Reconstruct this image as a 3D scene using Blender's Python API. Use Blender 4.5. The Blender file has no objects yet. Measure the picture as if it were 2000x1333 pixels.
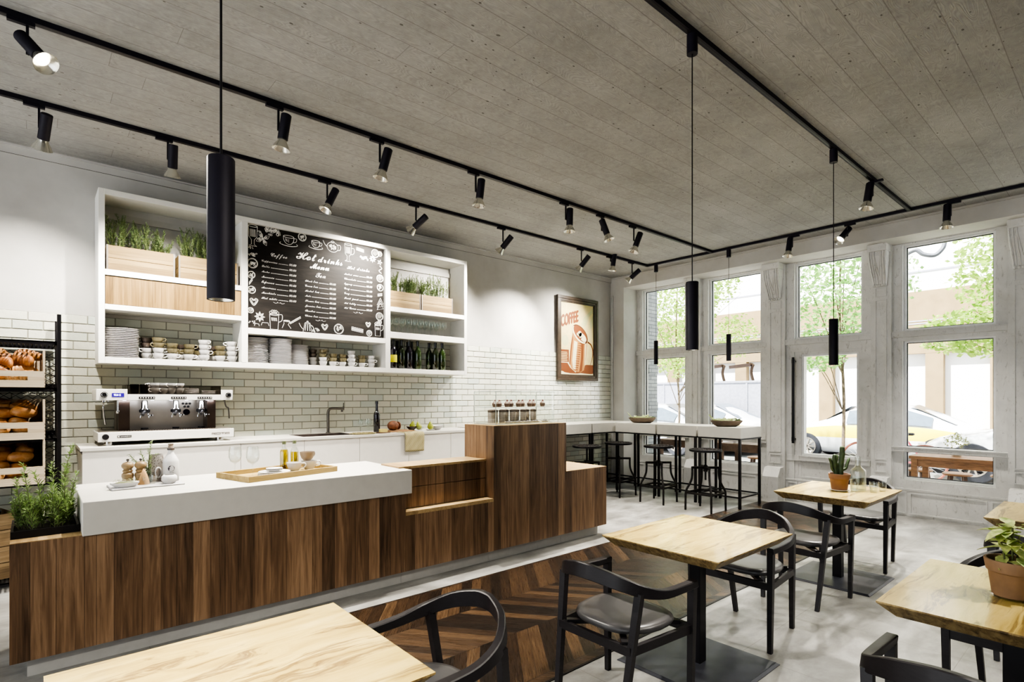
SPOTK, SUNK, WORLDK, EXPO, VT, LOOK = 6.8, 26.0, 3.0, -0.2, 'AgX', 'AgX - High Contrast'
import bpy, bmesh, math, random
from mathutils import Vector, Matrix
scene = bpy.context.scene
COL = scene.collection
PI = math.pi
R = math.radians
rnd = random.Random(7)

# ------------------------------------------------------------------ mesh builder
class M:
    def __init__(s):
        s.bm = bmesh.new()
        s.mi = 0
    def _face(s, vs):
        try:
            f = s.bm.faces.new(vs); f.material_index = s.mi; return f
        except ValueError:
            return None
    def box(s, x0, x1, y0, y1, z0, z1, bev=0, T=None, seg=1):
        P = [(x0,y0,z0),(x1,y0,z0),(x1,y1,z0),(x0,y1,z0),(x0,y0,z1),(x1,y0,z1),(x1,y1,z1),(x0,y1,z1)]
        if bev:
            t = bmesh.new()
            v = [t.verts.new(p) for p in P]
            for q in ((0,3,2,1),(4,5,6,7),(0,1,5,4),(1,2,6,5),(2,3,7,6),(3,0,4,7)):
                t.faces.new([v[i] for i in q])
            bmesh.ops.bevel(t, geom=t.edges[:], offset=bev, segments=seg, affect='EDGES')
            mp = {}
            for w in t.verts: mp[w] = s.bm.verts.new(T @ w.co if T else w.co)
            for f in t.faces: s._face([mp[w] for w in f.verts])
            t.free()
            return s
        v = [s.bm.verts.new(T @ Vector(p) if T else p) for p in P]
        for q in ((0,3,2,1),(4,5,6,7),(0,1,5,4),(1,2,6,5),(2,3,7,6),(3,0,4,7)):
            s._face([v[i] for i in q])
        return s
    def bar(s, p, q, w, d, up=(0,0,1), w2=None, d2=None):
        p, q = Vector(p), Vector(q); a = (q-p).normalized(); up = Vector(up)
        if abs(a.dot(up)) > .97: up = Vector((1,0,0))
        sx = a.cross(up).normalized(); sy = sx.cross(a).normalized()
        w2 = w if w2 is None else w2; d2 = d if d2 is None else d2
        rings = []
        for c, ww, dd in ((p,w,d),(q,w2,d2)):
            rings.append([s.bm.verts.new(c + sx*i*ww/2 + sy*j*dd/2) for i,j in ((-1,-1),(1,-1),(1,1),(-1,1))])
        a, b = rings
        for i in range(4): s._face([a[i], a[(i+1)%4], b[(i+1)%4], b[i]])
        s._face(a[::-1]); s._face(b)
        return s
    def cyl(s, p, q, r1, r2=None, n=16, caps=True):
        r2 = r1 if r2 is None else r2
        return s.tube([p, q], [r1, r2], n, caps)
    def tube(s, pts, r, n=8, caps=True, closed=False):
        pts = [Vector(p) for p in pts]; m = len(pts)
        rr = r if isinstance(r, (list, tuple)) else [r]*m
        rings = []; prev = None
        for i, p in enumerate(pts):
            if closed: t = pts[(i+1)%m]-pts[i-1]
            else: t = pts[min(i+1, m-1)]-pts[max(i-1, 0)]
            t.normalize()
            if prev is None:
                up = Vector((0,0,1)) if abs(t.z) < .9 else Vector((1,0,0))
                u = t.cross(up).normalized()
            else:
                u = (prev - t*prev.dot(t))
                u = u.normalized() if u.length > 1e-6 else t.orthogonal().normalized()
            prev = u; w = t.cross(u)
            rings.append([s.bm.verts.new(p + (u*math.cos(2*PI*k/n)+w*math.sin(2*PI*k/n))*rr[i]) for k in range(n)])
        for i in range(m if closed else m-1):
            a, b = rings[i], rings[(i+1)%m]
            for k in range(n): s._face([a[k], a[(k+1)%n], b[(k+1)%n], b[k]])
        if caps and not closed:
            s._face(rings[0][::-1]); s._face(rings[-1])
        return s
    def lathe(s, prof, n=24, c=(0,0,0), T=None, sx=1, sy=1):
        rings = []; c = Vector(c)
        tr = (lambda v: T @ v) if T else (lambda v: v + c)
        for r, z in prof:
            if r < 1e-5: rings.append([s.bm.verts.new(tr(Vector((0,0,z))))])
            else: rings.append([s.bm.verts.new(tr(Vector((r*sx*math.cos(2*PI*k/n), r*sy*math.sin(2*PI*k/n), z)))) for k in range(n)])
        for a, b in zip(rings, rings[1:]):
            for k in range(n):
                A = a[k] if len(a) > 1 else a[0]; A2 = a[(k+1)%n] if len(a) > 1 else a[0]
                B = b[k] if len(b) > 1 else b[0]; B2 = b[(k+1)%n] if len(b) > 1 else b[0]
                vs = []
                for w in (A, A2, B2, B):
                    if w not in vs: vs.append(w)
                if len(vs) > 2: s._face(vs)
        return s
    def ball(s, c, rx, ry=None, rz=None, n=12, m=8, T=None):
        ry = rx if ry is None else ry; rz = rx if rz is None else rz
        prof = [(math.sin(PI*i/m), -math.cos(PI*i/m)) for i in range(m+1)]
        X = Matrix.Translation(c) @ (T.to_4x4() if T else Matrix()) @ Matrix.Diagonal((rx,ry,rz,1))
        return s.lathe([(0,-1)]+prof[1:-1]+[(0,1)], n, T=X)
    def poly(s, pts):
        return s._face([s.bm.verts.new(p) for p in pts])
    def prism(s, pts, z0, z1, T=None):
        f = (lambda v: T @ Vector(v)) if T else (lambda v: v)
        a = [s.bm.verts.new(f((x,y,z0))) for x,y in pts]; b = [s.bm.verts.new(f((x,y,z1))) for x,y in pts]
        n = len(pts)
        for i in range(n): s._face([a[i], a[(i+1)%n], b[(i+1)%n], b[i]])
        s._face(a[::-1]); s._face(b)
        return s
    def build(s, name, mats, parent=None, loc=None, rz=0, smooth=None, sub=0, fix=True):
        if fix: bmesh.ops.recalc_face_normals(s.bm, faces=s.bm.faces[:])
        me = bpy.data.meshes.new(name); s.bm.to_mesh(me); s.bm.free()
        for m in (mats if isinstance(mats, (list, tuple)) else [mats]): me.materials.append(m)
        if smooth:
            me.polygons.foreach_set('use_smooth', [True]*len(me.polygons))
            try: me.set_sharp_from_angle(angle=R(smooth if smooth is not True else 40))
            except Exception: pass
        o = bpy.data.objects.new(name, me); COL.objects.link(o)
        if parent: o.parent = parent
        if loc: o.location = loc
        o.rotation_euler.z = rz
        if sub:
            md = o.modifiers.new('s', 'SUBSURF'); md.levels = sub; md.render_levels = sub
        return o

def tag(o, label, cat, group=None):
    o['label'] = label; o['category'] = cat
    if group: o['group'] = group
    return o
def thing(name, label, cat, loc=(0,0,0), rz=0, group=None):
    o = bpy.data.objects.new(name, None); COL.objects.link(o)
    o.empty_display_size = .05
    o.location = loc; o.rotation_euler.z = rz
    return tag(o, label, cat, group)
def struct(o):
    o['kind'] = 'structure'; return o
def kids(o): return [c for c in ALLKIDS.get(o, [])]
def dup(o, loc=None, rz=None, label=None, group=None, parent=None, mat=None):
    c = o.copy(); COL.objects.link(c)
    if parent: c.parent = parent
    if loc is not None: c.location = loc
    if rz is not None: c.rotation_euler.z = rz
    if label: c['label'] = label
    if group: c['group'] = group
    for ch in o.children: dup(ch, parent=c)
    return c
def arc(cx, cy, r, a0, a1, n, z=None):
    out = []
    for i in range(n+1):
        a = R(a0+(a1-a0)*i/n)
        out.append((cx+r*math.cos(a), cy+r*math.sin(a)) if z is None else (cx+r*math.cos(a), cy+r*math.sin(a), z))
    return out
def spline(pts, k=6):
    pts = [Vector(p) for p in pts]; out = []
    for i in range(len(pts)-1):
        p0 = pts[max(i-1,0)]; p1 = pts[i]; p2 = pts[i+1]; p3 = pts[min(i+2, len(pts)-1)]
        for j in range(k):
            t = j/k
            out.append(.5*((2*p1)+(p2-p0)*t+(2*p0-5*p1+4*p2-p3)*t*t+(3*p1-p0-3*p2+p3)*t**3))
    out.append(pts[-1]); return out

# ------------------------------------------------------------------ materials
def srgb(r, g, b):
    f = lambda c: (c/255/12.92) if c/255 <= .04045 else ((c/255+.055)/1.055)**2.4
    return (f(r), f(g), f(b), 1)
class NT:
    def __init__(s, name):
        s.m = bpy.data.materials.new(name); s.m.use_nodes = True
        s.t = s.m.node_tree; s.n = s.t.nodes; s.n.clear()
        s.out = s.n.new('ShaderNodeOutputMaterial')
    def new(s, typ, **kw):
        n = s.n.new('ShaderNode'+typ)
        for k, v in kw.items(): setattr(n, k, v)
        return n
    def link(s, a, b): s.t.links.new(a, b)
    def set(s, sock, v):
        if hasattr(v, 'is_output'): s.link(v, sock)
        elif v is not None: sock.default_value = v
    def math(s, op, a, b=None, c=None):
        n = s.new('Math', operation=op)
        s.set(n.inputs[0], a)
        if b is not None: s.set(n.inputs[1], b)
        if c is not None: s.set(n.inputs[2], c)
        return n.outputs[0]
    def mix(s, f, a, b, blend='MIX'):
        n = s.new('Mix', data_type='RGBA', blend_type=blend)
        s.set(n.inputs[0], f); s.set(n.inputs[6], a); s.set(n.inputs[7], b)
        return n.outputs[2]
    def ramp(s, f, stops, interp='LINEAR'):
        n = s.new('ValToRGB'); s.link(f, n.inputs[0]); e = n.color_ramp.elements
        n.color_ramp.interpolation = interp
        while len(e) < len(stops): e.new(.5)
        for el, (p, c) in zip(e, stops): el.position = p; el.color = c if len(c) == 4 else (*c, 1)
        return n.outputs[0]
    def coord(s, kind='Object'): return s.new('TexCoord').outputs[kind]
    def pos(s): return s.new('NewGeometry').outputs['Position'] if False else s.new('TexCoord').outputs['Object']
    def map(s, v, scale=(1,1,1), loc=(0,0,0), rot=(0,0,0)):
        n = s.new('Mapping'); s.link(v, n.inputs[0])
        n.inputs['Scale'].default_value = scale; n.inputs['Location'].default_value = loc; n.inputs['Rotation'].default_value = rot
        return n.outputs[0]
    def noise(s, v, scale=5, detail=4, rough=.55, dist=0, out='Fac'):
        n = s.new('TexNoise'); s.link(v, n.inputs['Vector'])
        n.inputs['Scale'].default_value = scale; n.inputs['Detail'].default_value = detail
        n.inputs['Roughness'].default_value = rough; n.inputs['Distortion'].default_value = dist
        return n.outputs[out]
    def xyz(s, v):
        n = s.new('SeparateXYZ'); s.link(v, n.inputs[0]); return n.outputs
    def comb(s, x=0, y=0, z=0):
        n = s.new('CombineXYZ')
        for i, q in enumerate((x,y,z)): s.set(n.inputs[i], q)
        return n.outputs[0]
    def wnoise(s, v, dim='3D', out='Value'):
        n = s.new('TexWhiteNoise', noise_dimensions=dim)
        s.link(v, n.inputs['Vector' if dim != '1D' else 'W']); return n.outputs[out]
    def bump(s, h, strength=.3, dist=.01, normal=None):
        n = s.new('Bump'); s.link(h, n.inputs['Height']); n.inputs['Strength'].default_value = strength
        n.inputs['Distance'].default_value = dist
        if normal: s.link(normal, n.inputs['Normal'])
        return n.outputs[0]
    def bsdf(s, col, rough=.5, metal=0, normal=None, spec=None, emit=None, es=0, trans=0, coat=0, sss=0):
        p = s.new('BsdfPrincipled')
        s.set(p.inputs['Base Color'], col); s.set(p.inputs['Roughness'], rough); s.set(p.inputs['Metallic'], metal)
        if normal: s.link(normal, p.inputs['Normal'])
        if spec is not None: p.inputs['Specular IOR Level'].default_value = spec
        if emit: s.set(p.inputs['Emission Color'], emit); p.inputs['Emission Strength'].default_value = es
        if trans: p.inputs['Transmission Weight'].default_value = trans
        if coat: p.inputs['Coat Weight'].default_value = coat; p.inputs['Coat Roughness'].default_value = .08
        s.link(p.outputs[0], s.out.inputs[0]); return p

def flat(name, rgb, rough=.5, metal=0, var=.06, scale=12, bump=0, spec=None, coat=0, stretch=(1,1,1)):
    t = NT(name); c = srgb(*rgb)
    v = t.map(t.coord(), stretch)
    f = t.noise(v, scale, 4)
    lo = tuple(max(0, x*(1-var*2)) for x in c[:3])+(1,); hi = tuple(min(1, x*(1+var*2)) for x in c[:3])+(1,)
    col = t.ramp(f, [(.3, lo), (.7, hi)])
    t.bsdf(col, rough, metal, t.bump(f, bump, .004) if bump else None, spec, coat=coat)
    return t.m
def thin_glass(name, tint=(1,1,1,1), fac=.12, rough=0.0, edge=.35):
    t = NT(name)
    tr = t.new('BsdfTransparent'); tr.inputs[0].default_value = tint
    gl = t.new('BsdfGlossy'); gl.inputs['Roughness'].default_value = rough; gl.inputs[0].default_value = (1,1,1,1)
    lw = t.new('LayerWeight'); lw.inputs[0].default_value = edge
    f = t.math('MULTIPLY_ADD', lw.outputs['Facing'], fac*3, fac*.25)
    f = t.math('MINIMUM', f, .75)
    mx = t.new('MixShader'); t.link(f, mx.inputs[0]); t.link(tr.outputs[0], mx.inputs[1]); t.link(gl.outputs[0], mx.inputs[2])
    t.link(mx.outputs[0], t.out.inputs[0]); return t.m
def emis(name, rgb, s):
    t = NT(name); e = t.new('Emission'); e.inputs[0].default_value = srgb(*rgb); e.inputs[1].default_value = s
    t.link(e.outputs[0], t.out.inputs[0]); return t.m

def plank_wood(name, cols, axis='x', freq=7.0, grain='z', rough=.42, contrast=1.0, seam=True):
    """boards of random width side by side along one axis, grain along the other"""
    t = NT(name); P = t.coord(); x, y, z = t.xyz(P)
    a = {'x': x, 'y': y, 'z': z}
    al = a[axis]; gr = a[grain]
    ot = [k for k in 'xyz' if k not in (axis, grain)][0]
    w = t.math('MULTIPLY_ADD', a[ot], .0, t.math('MULTIPLY', al, freq))
    vo = t.new('TexVoronoi', voronoi_dimensions='1D', feature='F1'); t.link(w, vo.inputs['W']); vo.inputs['Scale'].default_value = 1
    ve = t.new('TexVoronoi', voronoi_dimensions='1D', feature='DISTANCE_TO_EDGE'); t.link(w, ve.inputs['W']); ve.inputs['Scale'].default_value = 1
    rs = t.xyz(vo.outputs['Color'])
    rr = t.math('MULTIPLY', rs[0], 13.0)
    g = t.comb(t.math('MULTIPLY', al, 26), t.math('ADD', t.math('MULTIPLY', gr, 1.5), rr), t.math('MULTIPLY', a[ot], 26))
    n1 = t.noise(g, 1.0, 5, .62, 1.2)
    g2 = t.comb(t.math('MULTIPLY', al, 120), t.math('ADD', t.math('MULTIPLY', gr, 3), rr), t.math('MULTIPLY', a[ot], 120))
    n2 = t.noise(g2, 1.0, 2, .5, .3)
    f = t.math('ADD', t.math('MULTIPLY', rs[1], .36), t.math('MULTIPLY', n1, .68))
    f = t.math('ADD', f, t.math('MULTIPLY', t.math('SUBTRACT', n2, .5), .28))
    col = t.ramp(f, [(.24, srgb(*cols[0])), (.50, srgb(*cols[1])), (.76, srgb(*cols[2]))])
    if seam:
        sm = t.math('LESS_THAN', ve.outputs['Distance'], .012)
        col = t.mix(t.math('MULTIPLY', sm, .75), col, tuple(c*.35 for c in srgb(*cols[0])[:3])+(1,))
    t.bsdf(col, rough, 0, t.bump(n1, .12, .003))
    return t.m

def maple(name, rot=0.0):
    t = NT(name); P = t.coord(); P = t.map(P, (1,1,1), (rot*3.1, rot*1.7, 0))
    w = t.noise(t.map(P, (1.2, 3.2, 2)), 1.6, 3, .5, .6, 'Color')
    mixv = t.new('Mix', data_type='VECTOR'); mixv.inputs[0].default_value = .16
    t.link(P, mixv.inputs[4]); t.link(w, mixv.inputs[5])
    D = mixv.outputs[1]
    base = t.noise(t.map(D, (1.0, 7, 7)), 2.6, 5, .6, .8)
    fine = t.noise(t.map(P, (4, 90, 90)), 1.5, 2, .5, .4)
    col = t.ramp(base, [(.22, srgb(148,126,64)), (.5, srgb(190,169,98)), (.75, srgb(212,193,128))])
    col = t.mix(t.math('MULTIPLY', fine, .3), col, srgb(166,134,80))
    dk = t.noise(t.map(D, (.55, 7.5, 6)), 1.9, 6, .66, .7)
    st = t.ramp(dk, [(.53, (0,0,0)), (.60, (1,1,1)), (.63, (.4,.4,.4)), (.72, (.15,.15,.15))])
    col = t.mix(t.math('MULTIPLY', st, .8), col, srgb(92,66,36))
    # rotate the strong streaks of the end grain on the sloped edge
    t.bsdf(col, .3, 0, t.bump(base, .08, .002), coat=.25)
    return t.m
def end_grain(name):
    t = NT(name); P = t.coord()
    a = t.noise(t.map(P, (22, 22, 2.5)), 1.4, 5, .65, .5)
    b = t.noise(t.map(P, (60, 60, 4)), 1.2, 3)
    col = t.ramp(a, [(.32, srgb(72,56,34)), (.45, srgb(130,108,70)), (.62, srgb(172,150,104))])
    col = t.mix(t.math('MULTIPLY', b, .45), col, srgb(88,70,44))
    t.bsdf(col, .5); return t.m

def concrete_ceiling():
    t = NT('board_formed_concrete'); P = t.coord(); x, y, z = t.xyz(P)
    bi = t.math('FLOOR', t.math('DIVIDE', y, .19)); fy = t.math('FRACT', t.math('DIVIDE', y, .19))
    rb = t.wnoise(t.comb(bi, 1.3, .7)); off = t.math('MULTIPLY', rb, 37.0)
    # joints along the boards, and butt joints
    sx = t.math('DIVIDE', t.math('ADD', x, off), 3.4)
    seg = t.math('FLOOR', sx); fx = t.math('FRACT', sx)
    tone = t.wnoise(t.comb(bi, seg, 2.1))
    j = t.math('LESS_THAN', t.math('ABSOLUTE', t.math('SUBTRACT', fy, .5)), .485)
    j = t.math('SUBTRACT', 1.0, j)
    j2 = t.math('LESS_THAN', fx, .0012)
    jj = t.math('MAXIMUM', j, j2)
    Q = t.comb(t.math('ADD', x, off), y, seg)
    warp = t.noise(t.map(Q, (1.1, 6.0, 1)), 1.3, 2, .5, .5)
    rings = t.math('SINE', t.math('MULTIPLY', t.math('ADD', t.math('MULTIPLY', warp, 9.0), t.math('MULTIPLY', y, 6.0)), 26.0))
    fine = t.noise(t.map(Q, (3, 60, 1)), 3, 3, .6, .3)
    blot = t.noise(P, 1.1, 6, .62, .2)
    mot = t.noise(P, 18, 5, .7)
    col = t.ramp(blot, [(.3, srgb(124,124,123)), (.7, srgb(172,172,170))])
    col = t.mix(t.math('MULTIPLY', tone, .3), col, srgb(108,106,103))
    col = t.mix(t.math('MULTIPLY', t.math('MULTIPLY_ADD', rings, .5, .5), .42), col, srgb(104,103,102))
    col = t.mix(t.math('MULTIPLY', mot, .45), col, srgb(206,206,204))
    vo = t.new('TexVoronoi', feature='F1'); t.link(t.map(P, (1, 1.7, 1)), vo.inputs['Vector']); vo.inputs['Scale'].default_value = 12
    pit = t.math('MULTIPLY', t.math('LESS_THAN', vo.outputs['Distance'], t.math('MULTIPLY', t.xyz(vo.outputs['Color'])[0], .15)), t.math('GREATER_THAN', t.noise(P, .9, 2), .5))
    col = t.mix(t.math('MULTIPLY', pit, .7), col, srgb(62,57,50))
    col = t.mix(t.math('MULTIPLY', jj, .4), col, srgb(84,80,74))
    h = t.math('SUBTRACT', t.math('ADD', t.math('MULTIPLY', rings, .12), t.math('MULTIPLY', fine, .5)), t.math('ADD', t.math('MULTIPLY', jj, 1.2), t.math('MULTIPLY', pit, 2.0)))
    t.bsdf(col, .8, 0, t.bump(h, .45, .006)); return t.m
def concrete_floor():
    t = NT('pale_concrete_tiles'); P = t.coord(); x, y, z = t.xyz(P)
    u = t.math('DIVIDE', t.math('ADD', x, .35), .9); v = t.math('DIVIDE', t.math('ADD', y, .2), .9)
    iu = t.math('FLOOR', u); iv = t.math('FLOOR', v)
    tone = t.wnoise(t.comb(iu, iv, .3))
    fu = t.math('ABSOLUTE', t.math('SUBTRACT', t.math('FRACT', u), .5)); fv = t.math('ABSOLUTE', t.math('SUBTRACT', t.math('FRACT', v), .5))
    seam = t.math('GREATER_THAN', t.math('MAXIMUM', fu, fv), .4978)
    a = t.noise(t.map(P, (1, 1.6, 1)), 2.2, 8, .65, .3); b = t.noise(t.map(P, (2, 8, 1)), 3.5, 7, .7, .4)
    col = t.ramp(a, [(.34, srgb(96,96,94)), (.5, srgb(148,147,144)), (.66, srgb(186,186,183))])
    col = t.mix(t.math('MULTIPLY', b, .5), col, srgb(146,144,138))
    col = t.mix(t.math('MULTIPLY', tone, .3), col, srgb(128,126,121))
    col = t.mix(t.math('MULTIPLY', seam, .6), col, srgb(104,101,95))
    ro = t.math('MULTIPLY_ADD', a, .25, .28)
    t.bsdf(col, ro, 0, t.bump(a, .05, .004)); return t.m
def chevron():
    t = NT('dark_chevron_parquet'); P = t.coord(); x, y, z = t.xyz(P)
    W = .507; v = t.math('DIVIDE', t.math('SUBTRACT', y, 2.193), W)
    c = t.math('FLOOR', v); fv = t.math('FRACT', v)
    par = t.math('MODULO', t.math('ADD', c, 10.0), 2.0)
    sg = t.math('MULTIPLY_ADD', par, 2.0, -1.0)
    sh = t.math('MULTIPLY', t.math('MULTIPLY', sg, t.math('SUBTRACT', fv, .5)), W*.78)
    p = t.math('DIVIDE', t.math('ADD', x, sh), .10)
    k = t.math('FLOOR', p); fp = t.math('FRACT', p)
    rv = t.wnoise(t.comb(k, c, .5)); r2 = t.wnoise(t.comb(k, c, 4.5))
    G = t.comb(t.math('MULTIPLY', p, 1.6), t.math('MULTIPLY_ADD', fv, .9, t.math('MULTIPLY', rv, 17.0)), c)
    g1 = t.noise(t.map(G, (2.2, 1.4, 1)), 2.2, 6, .7, .9); g2 = t.noise(t.map(G, (14, 2.2, 1)), 2.0, 4, .65, .3)
    f = t.math('ADD', t.math('MULTIPLY', rv, .45), t.math('MULTIPLY', g2, .62))
    f = t.math('ADD', f, t.math('MULTIPLY', t.math('SUBTRACT', g1, .5), .6))
    col = t.ramp(f, [(.25, srgb(15,11,8)), (.5, srgb(42,30,20)), (.74, srgb(72,54,37)), (.97, srgb(112,91,68))])
    scr = t.noise(t.map(P, (3, 3, 1)), 6, 8, .8, 2.0)
    col = t.mix(t.math('MULTIPLY', t.math('GREATER_THAN', scr, .70), .5), col, srgb(176,150,110))
    ed = t.math('LESS_THAN', t.math('MINIMUM', fp, t.math('SUBTRACT', 1.0, fp)), .02)
    e2 = t.math('LESS_THAN', t.math('MINIMUM', fv, t.math('SUBTRACT', 1.0, fv)), .006)
    e = t.math('MAXIMUM', ed, e2)
    col = t.mix(t.math('MULTIPLY', e, .75), col, srgb(16,10,6))
    t.bsdf(col, t.math('MULTIPLY_ADD', g2, .3, .14), 0, t.bump(t.math('SUBTRACT', g2, t.math('MULTIPLY', e, 1.0)), .25, .003)); return t.m
def tile_mat():
    t = NT('glazed_white_tile')
    at = t.new('Attribute', attribute_name='tint'); P = t.coord()
    n = t.noise(P, 9, 3, .5, .4); n2 = t.noise(P, 30, 2, .5)
    col = t.mix(t.math('MULTIPLY', n, .3), at.outputs['Color'], srgb(196,198,184))
    h = t.math('ADD', n, t.math('MULTIPLY', n2, .25))
    t.bsdf(col, .08, 0, t.bump(h, .6, .012), coat=1.0); return t.m
def plaster():
    t = NT('painted_plaster'); P = t.coord()
    a = t.noise(P, 1.4, 6, .6); b = t.noise(t.map(P, (60, 60, 25)), 2, 3); 
    col = t.ramp(a, [(.3, srgb(182,180,176)), (.7, srgb(206,204,200))])
    t.bsdf(col, .75, 0, t.bump(b, .06, .002)); return t.m
def worn_white(name='scuffed_white_paint'):
    t = NT(name); P = t.coord()
    a = t.noise(P, 2.0, 6, .62, .6); b = t.noise(t.map(P, (3, 3, 1.2)), 7, 8, .75, 1.4)
    col = t.ramp(a, [(.3, srgb(200,199,195)), (.7, srgb(228,227,224))])
    sc = t.ramp(b, [(.56, (0,0,0)), (.72, (1,1,1))])
    col = t.mix(t.math("MULTIPLY", sc, .75), col, srgb(112,108,101))
    t.bsdf(col, .5, 0, t.bump(b, .08, .003)); return t.m
def leafmat(name, a, b, trans=.35, scale=30):
    t = NT(name); P = t.coord(); n = t.noise(P, scale, 2)
    col = t.ramp(n, [(.3, srgb(*a)), (.7, srgb(*b))])
    d = t.new('BsdfPrincipled'); t.link(col, d.inputs['Base Color']); d.inputs['Roughness'].default_value = .5
    tr = t.new('BsdfTranslucent'); t.link(col, tr.inputs[0])
    mx = t.new('MixShader'); mx.inputs[0].default_value = trans
    t.link(d.outputs[0], mx.inputs[1]); t.link(tr.outputs[0], mx.inputs[2]); t.link(mx.outputs[0], t.out.inputs[0])
    return t.m
def crust():
    t = NT('baked_crust'); P = t.coord(); oi = t.new('ObjectInfo').outputs['Random']
    x, y, z = t.xyz(P)
    n = t.noise(P, 26, 4, .6, .4)
    f = t.math('ADD', t.math('MULTIPLY', n, .55), t.math('ADD', t.math('MULTIPLY', z, 3.2), t.math('MULTIPLY', oi, .22)))
    col = t.ramp(f, [(.22, srgb(226,198,150)), (.48, srgb(192,142,88)), (.72, srgb(148,94,50)), (.95, srgb(104,62,32))])
    t.bsdf(col, .42, 0, t.bump(n, .3, .006)); return t.m

WALNUT = plank_wood('walnut_boards', [(62,47,36), (116,91,69), (164,134,105)], 'x', 10.5, 'z', .38)
WALNUT_Y = plank_wood('walnut_boards_side', [(76,58,44), (132,105,80), (174,144,112)], 'y', 7.5, 'z', .38)
OAKTOP = plank_wood('oiled_top_boards', [(142,116,80), (174,148,106), (198,172,130)], 'x', 7.5, 'y', .4, seam=False)
OAK = plank_wood('oak_panel', [(88,68,38), (124,99,58), (156,129,84)], 'x', 8, 'z', .45)
CRATE = plank_wood('weathered_crate_board', [(100,80,48), (136,114,74), (162,140,98)], 'z', 13, 'x', .7)
CRATE2 = plank_wood('old_crate_board', [(98,80,58), (132,110,80), (160,138,106)], 'z', 9, 'x', .7)
BIRCH = plank_wood('pale_birch_ply', [(184,166,140), (208,194,170), (226,214,194)], 'z', 2, 'x', .6, seam=False)
TRAYWOOD = plank_wood('bamboo_tray_wood', [(136,112,64), (170,146,92), (196,174,122)], 'y', 9, 'x', .45, seam=False)
MAPLE = [maple('spalted_maple', k) for k in (0, 1.3, 2.9)]
ENDG = end_grain('maple_edge')
CEIL = concrete_ceiling(); FLOOR = concrete_floor(); CHEV = chevron(); TILE = tile_mat(); PLASTER = plaster(); WORN = worn_white()
GROUT = flat('grey_grout', (138,135,125), .9)
WHITE = flat('matt_white_laminate', (206,203,195), .42, var=.015)
WHITE2 = flat('white_shelf_paint', (238,236,230), .45, var=.012)
CAB = flat('white_cabinet_front', (226,222,215), .35, var=.012)
PLINTH = flat('grey_plinth', (182,180,175), .5, var=.03)
BLACK = flat('black_metal', (22,20,24), .42, .3, var=.1)
TRACKM = flat('black_track_metal', (24,20,34), .58, .3, var=.1)
CHAIRM = flat('black_stained_ash', (30,27,30), .42, 0, var=.12, scale=30, stretch=(1,1,6))
SEATM = flat('grey_leather', (70,69,70), .34, var=.05, bump=.05)
BASEM = flat('dark_steel_plate', (62,64,72), .4, .2, var=.06)
CAST = flat('cast_iron', (40,37,36), .5, .6, var=.3, scale=40, bump=.5)
CHROME = flat('chrome', (200,200,202), .12, 1, var=.02)
STEEL = flat('brushed_steel', (160,153,144), .3, .6, var=.05, scale=6)
DSTEEL = flat('dark_brown_steel', (72,60,54), .35, .7, var=.06)
GUN = flat('gunmetal_tap', (96,92,88), .3, .9, var=.05)
SINKM = flat('dark_sink', (66,58,56), .35, .5, var=.06)
PORC = flat('white_porcelain', (230,228,226), .18, var=.02)
PORCG = flat('grey_porcelain', (222,220,221), .3, var=.05)
OLIVE = flat('olive_stoneware', (112,104,78), .4, var=.12)
BROWNC = flat('brown_stoneware', (72,62,56), .4, var=.12)
TAUPE = flat('taupe_stoneware', (134,118,100), .45, var=.08)
TERRA = flat('terracotta', (124,92,72), .7, var=.08, scale=8)
TERRA2 = flat('brown_terracotta', (128,102,78), .7, var=.1, scale=8)
SOIL = flat('dark_soil', (46,36,28), .95, var=.4, scale=60, bump=.8)
MILLW = flat('beech_mill_wood', (146,124,92), .35, var=.14, scale=14, stretch=(1,1,5))
MARBLE = flat('grey_marble', (206,204,206), .3, var=.06, scale=9)
DGLASS = flat('dark_bottle_glass', (26,34,18), .08, var=.2, coat=.5)
DGLASS2 = flat('green_bottle_glass', (40,56,26), .08, var=.2, coat=.5)
NAVYG = flat('black_bottle_glass', (20,16,26), .12, var=.1, coat=.5)
YELLOW = flat('yellow_label_paper', (206,200,30), .6)
CORK = flat('cork', (170,140,110), .85, var=.15, scale=60)
GLASS = thin_glass('clear_glass', (.97,.985,.98,1), .14)
PANE = thin_glass('window_pane', (.985,.99,.99,1), .03, edge=.2)
SMOKE = thin_glass('smoked_acrylic', (.5,.48,.46,1), .08)
OIL = thin_glass('golden_oil', (.78,.66,.06,1), .12)
WATER = thin_glass('still_water', (.9,.93,.93,1), .08)
ROSE = leafmat('rosemary_needles', (96,118,76), (168,188,136), .3)
HERB = leafmat('tarragon_leaves', (88,112,62), (156,180,112), .3)
STEM = flat('plant_stem', (84,88,52), .7)
LEAFV = leafmat('variegated_leaf', (122,150,76), (226,230,164), .3, 30)
SALAD = leafmat('pale_lettuce', (150,170,110), (206,214,170), .35, 20)
SALADD = leafmat('dark_greens', (56,72,44), (104,120,76), .3, 20)
TREEL = leafmat('sunlit_tree_leaf', (120,160,60), (200,222,120), .55, 6)
TREEL2 = leafmat('sunlit_tree_leaf_cool', (104,156,80), (176,212,132), .55, 6)
BARK = flat('grey_bark', (110,98,84), .85, var=.2, scale=20)
CACT = flat('cactus_skin', (66,84,54), .55, var=.2, scale=20)
CRUST = crust()
REFL = flat('lamp_reflector', (226,224,214), .2, .85, var=.02)
GLOW = emis('lamp_glow', (255,244,222), 9)
GLOW2 = emis('pendant_glow', (255,244,222), 6)
LEDW = emis('white_led', (225,230,255), 14)
SCREEN = emis('violet_display', (92,64,196), 1.1)
CHALK = flat('chalk_white', (236,234,228), .8, var=.04)
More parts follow.
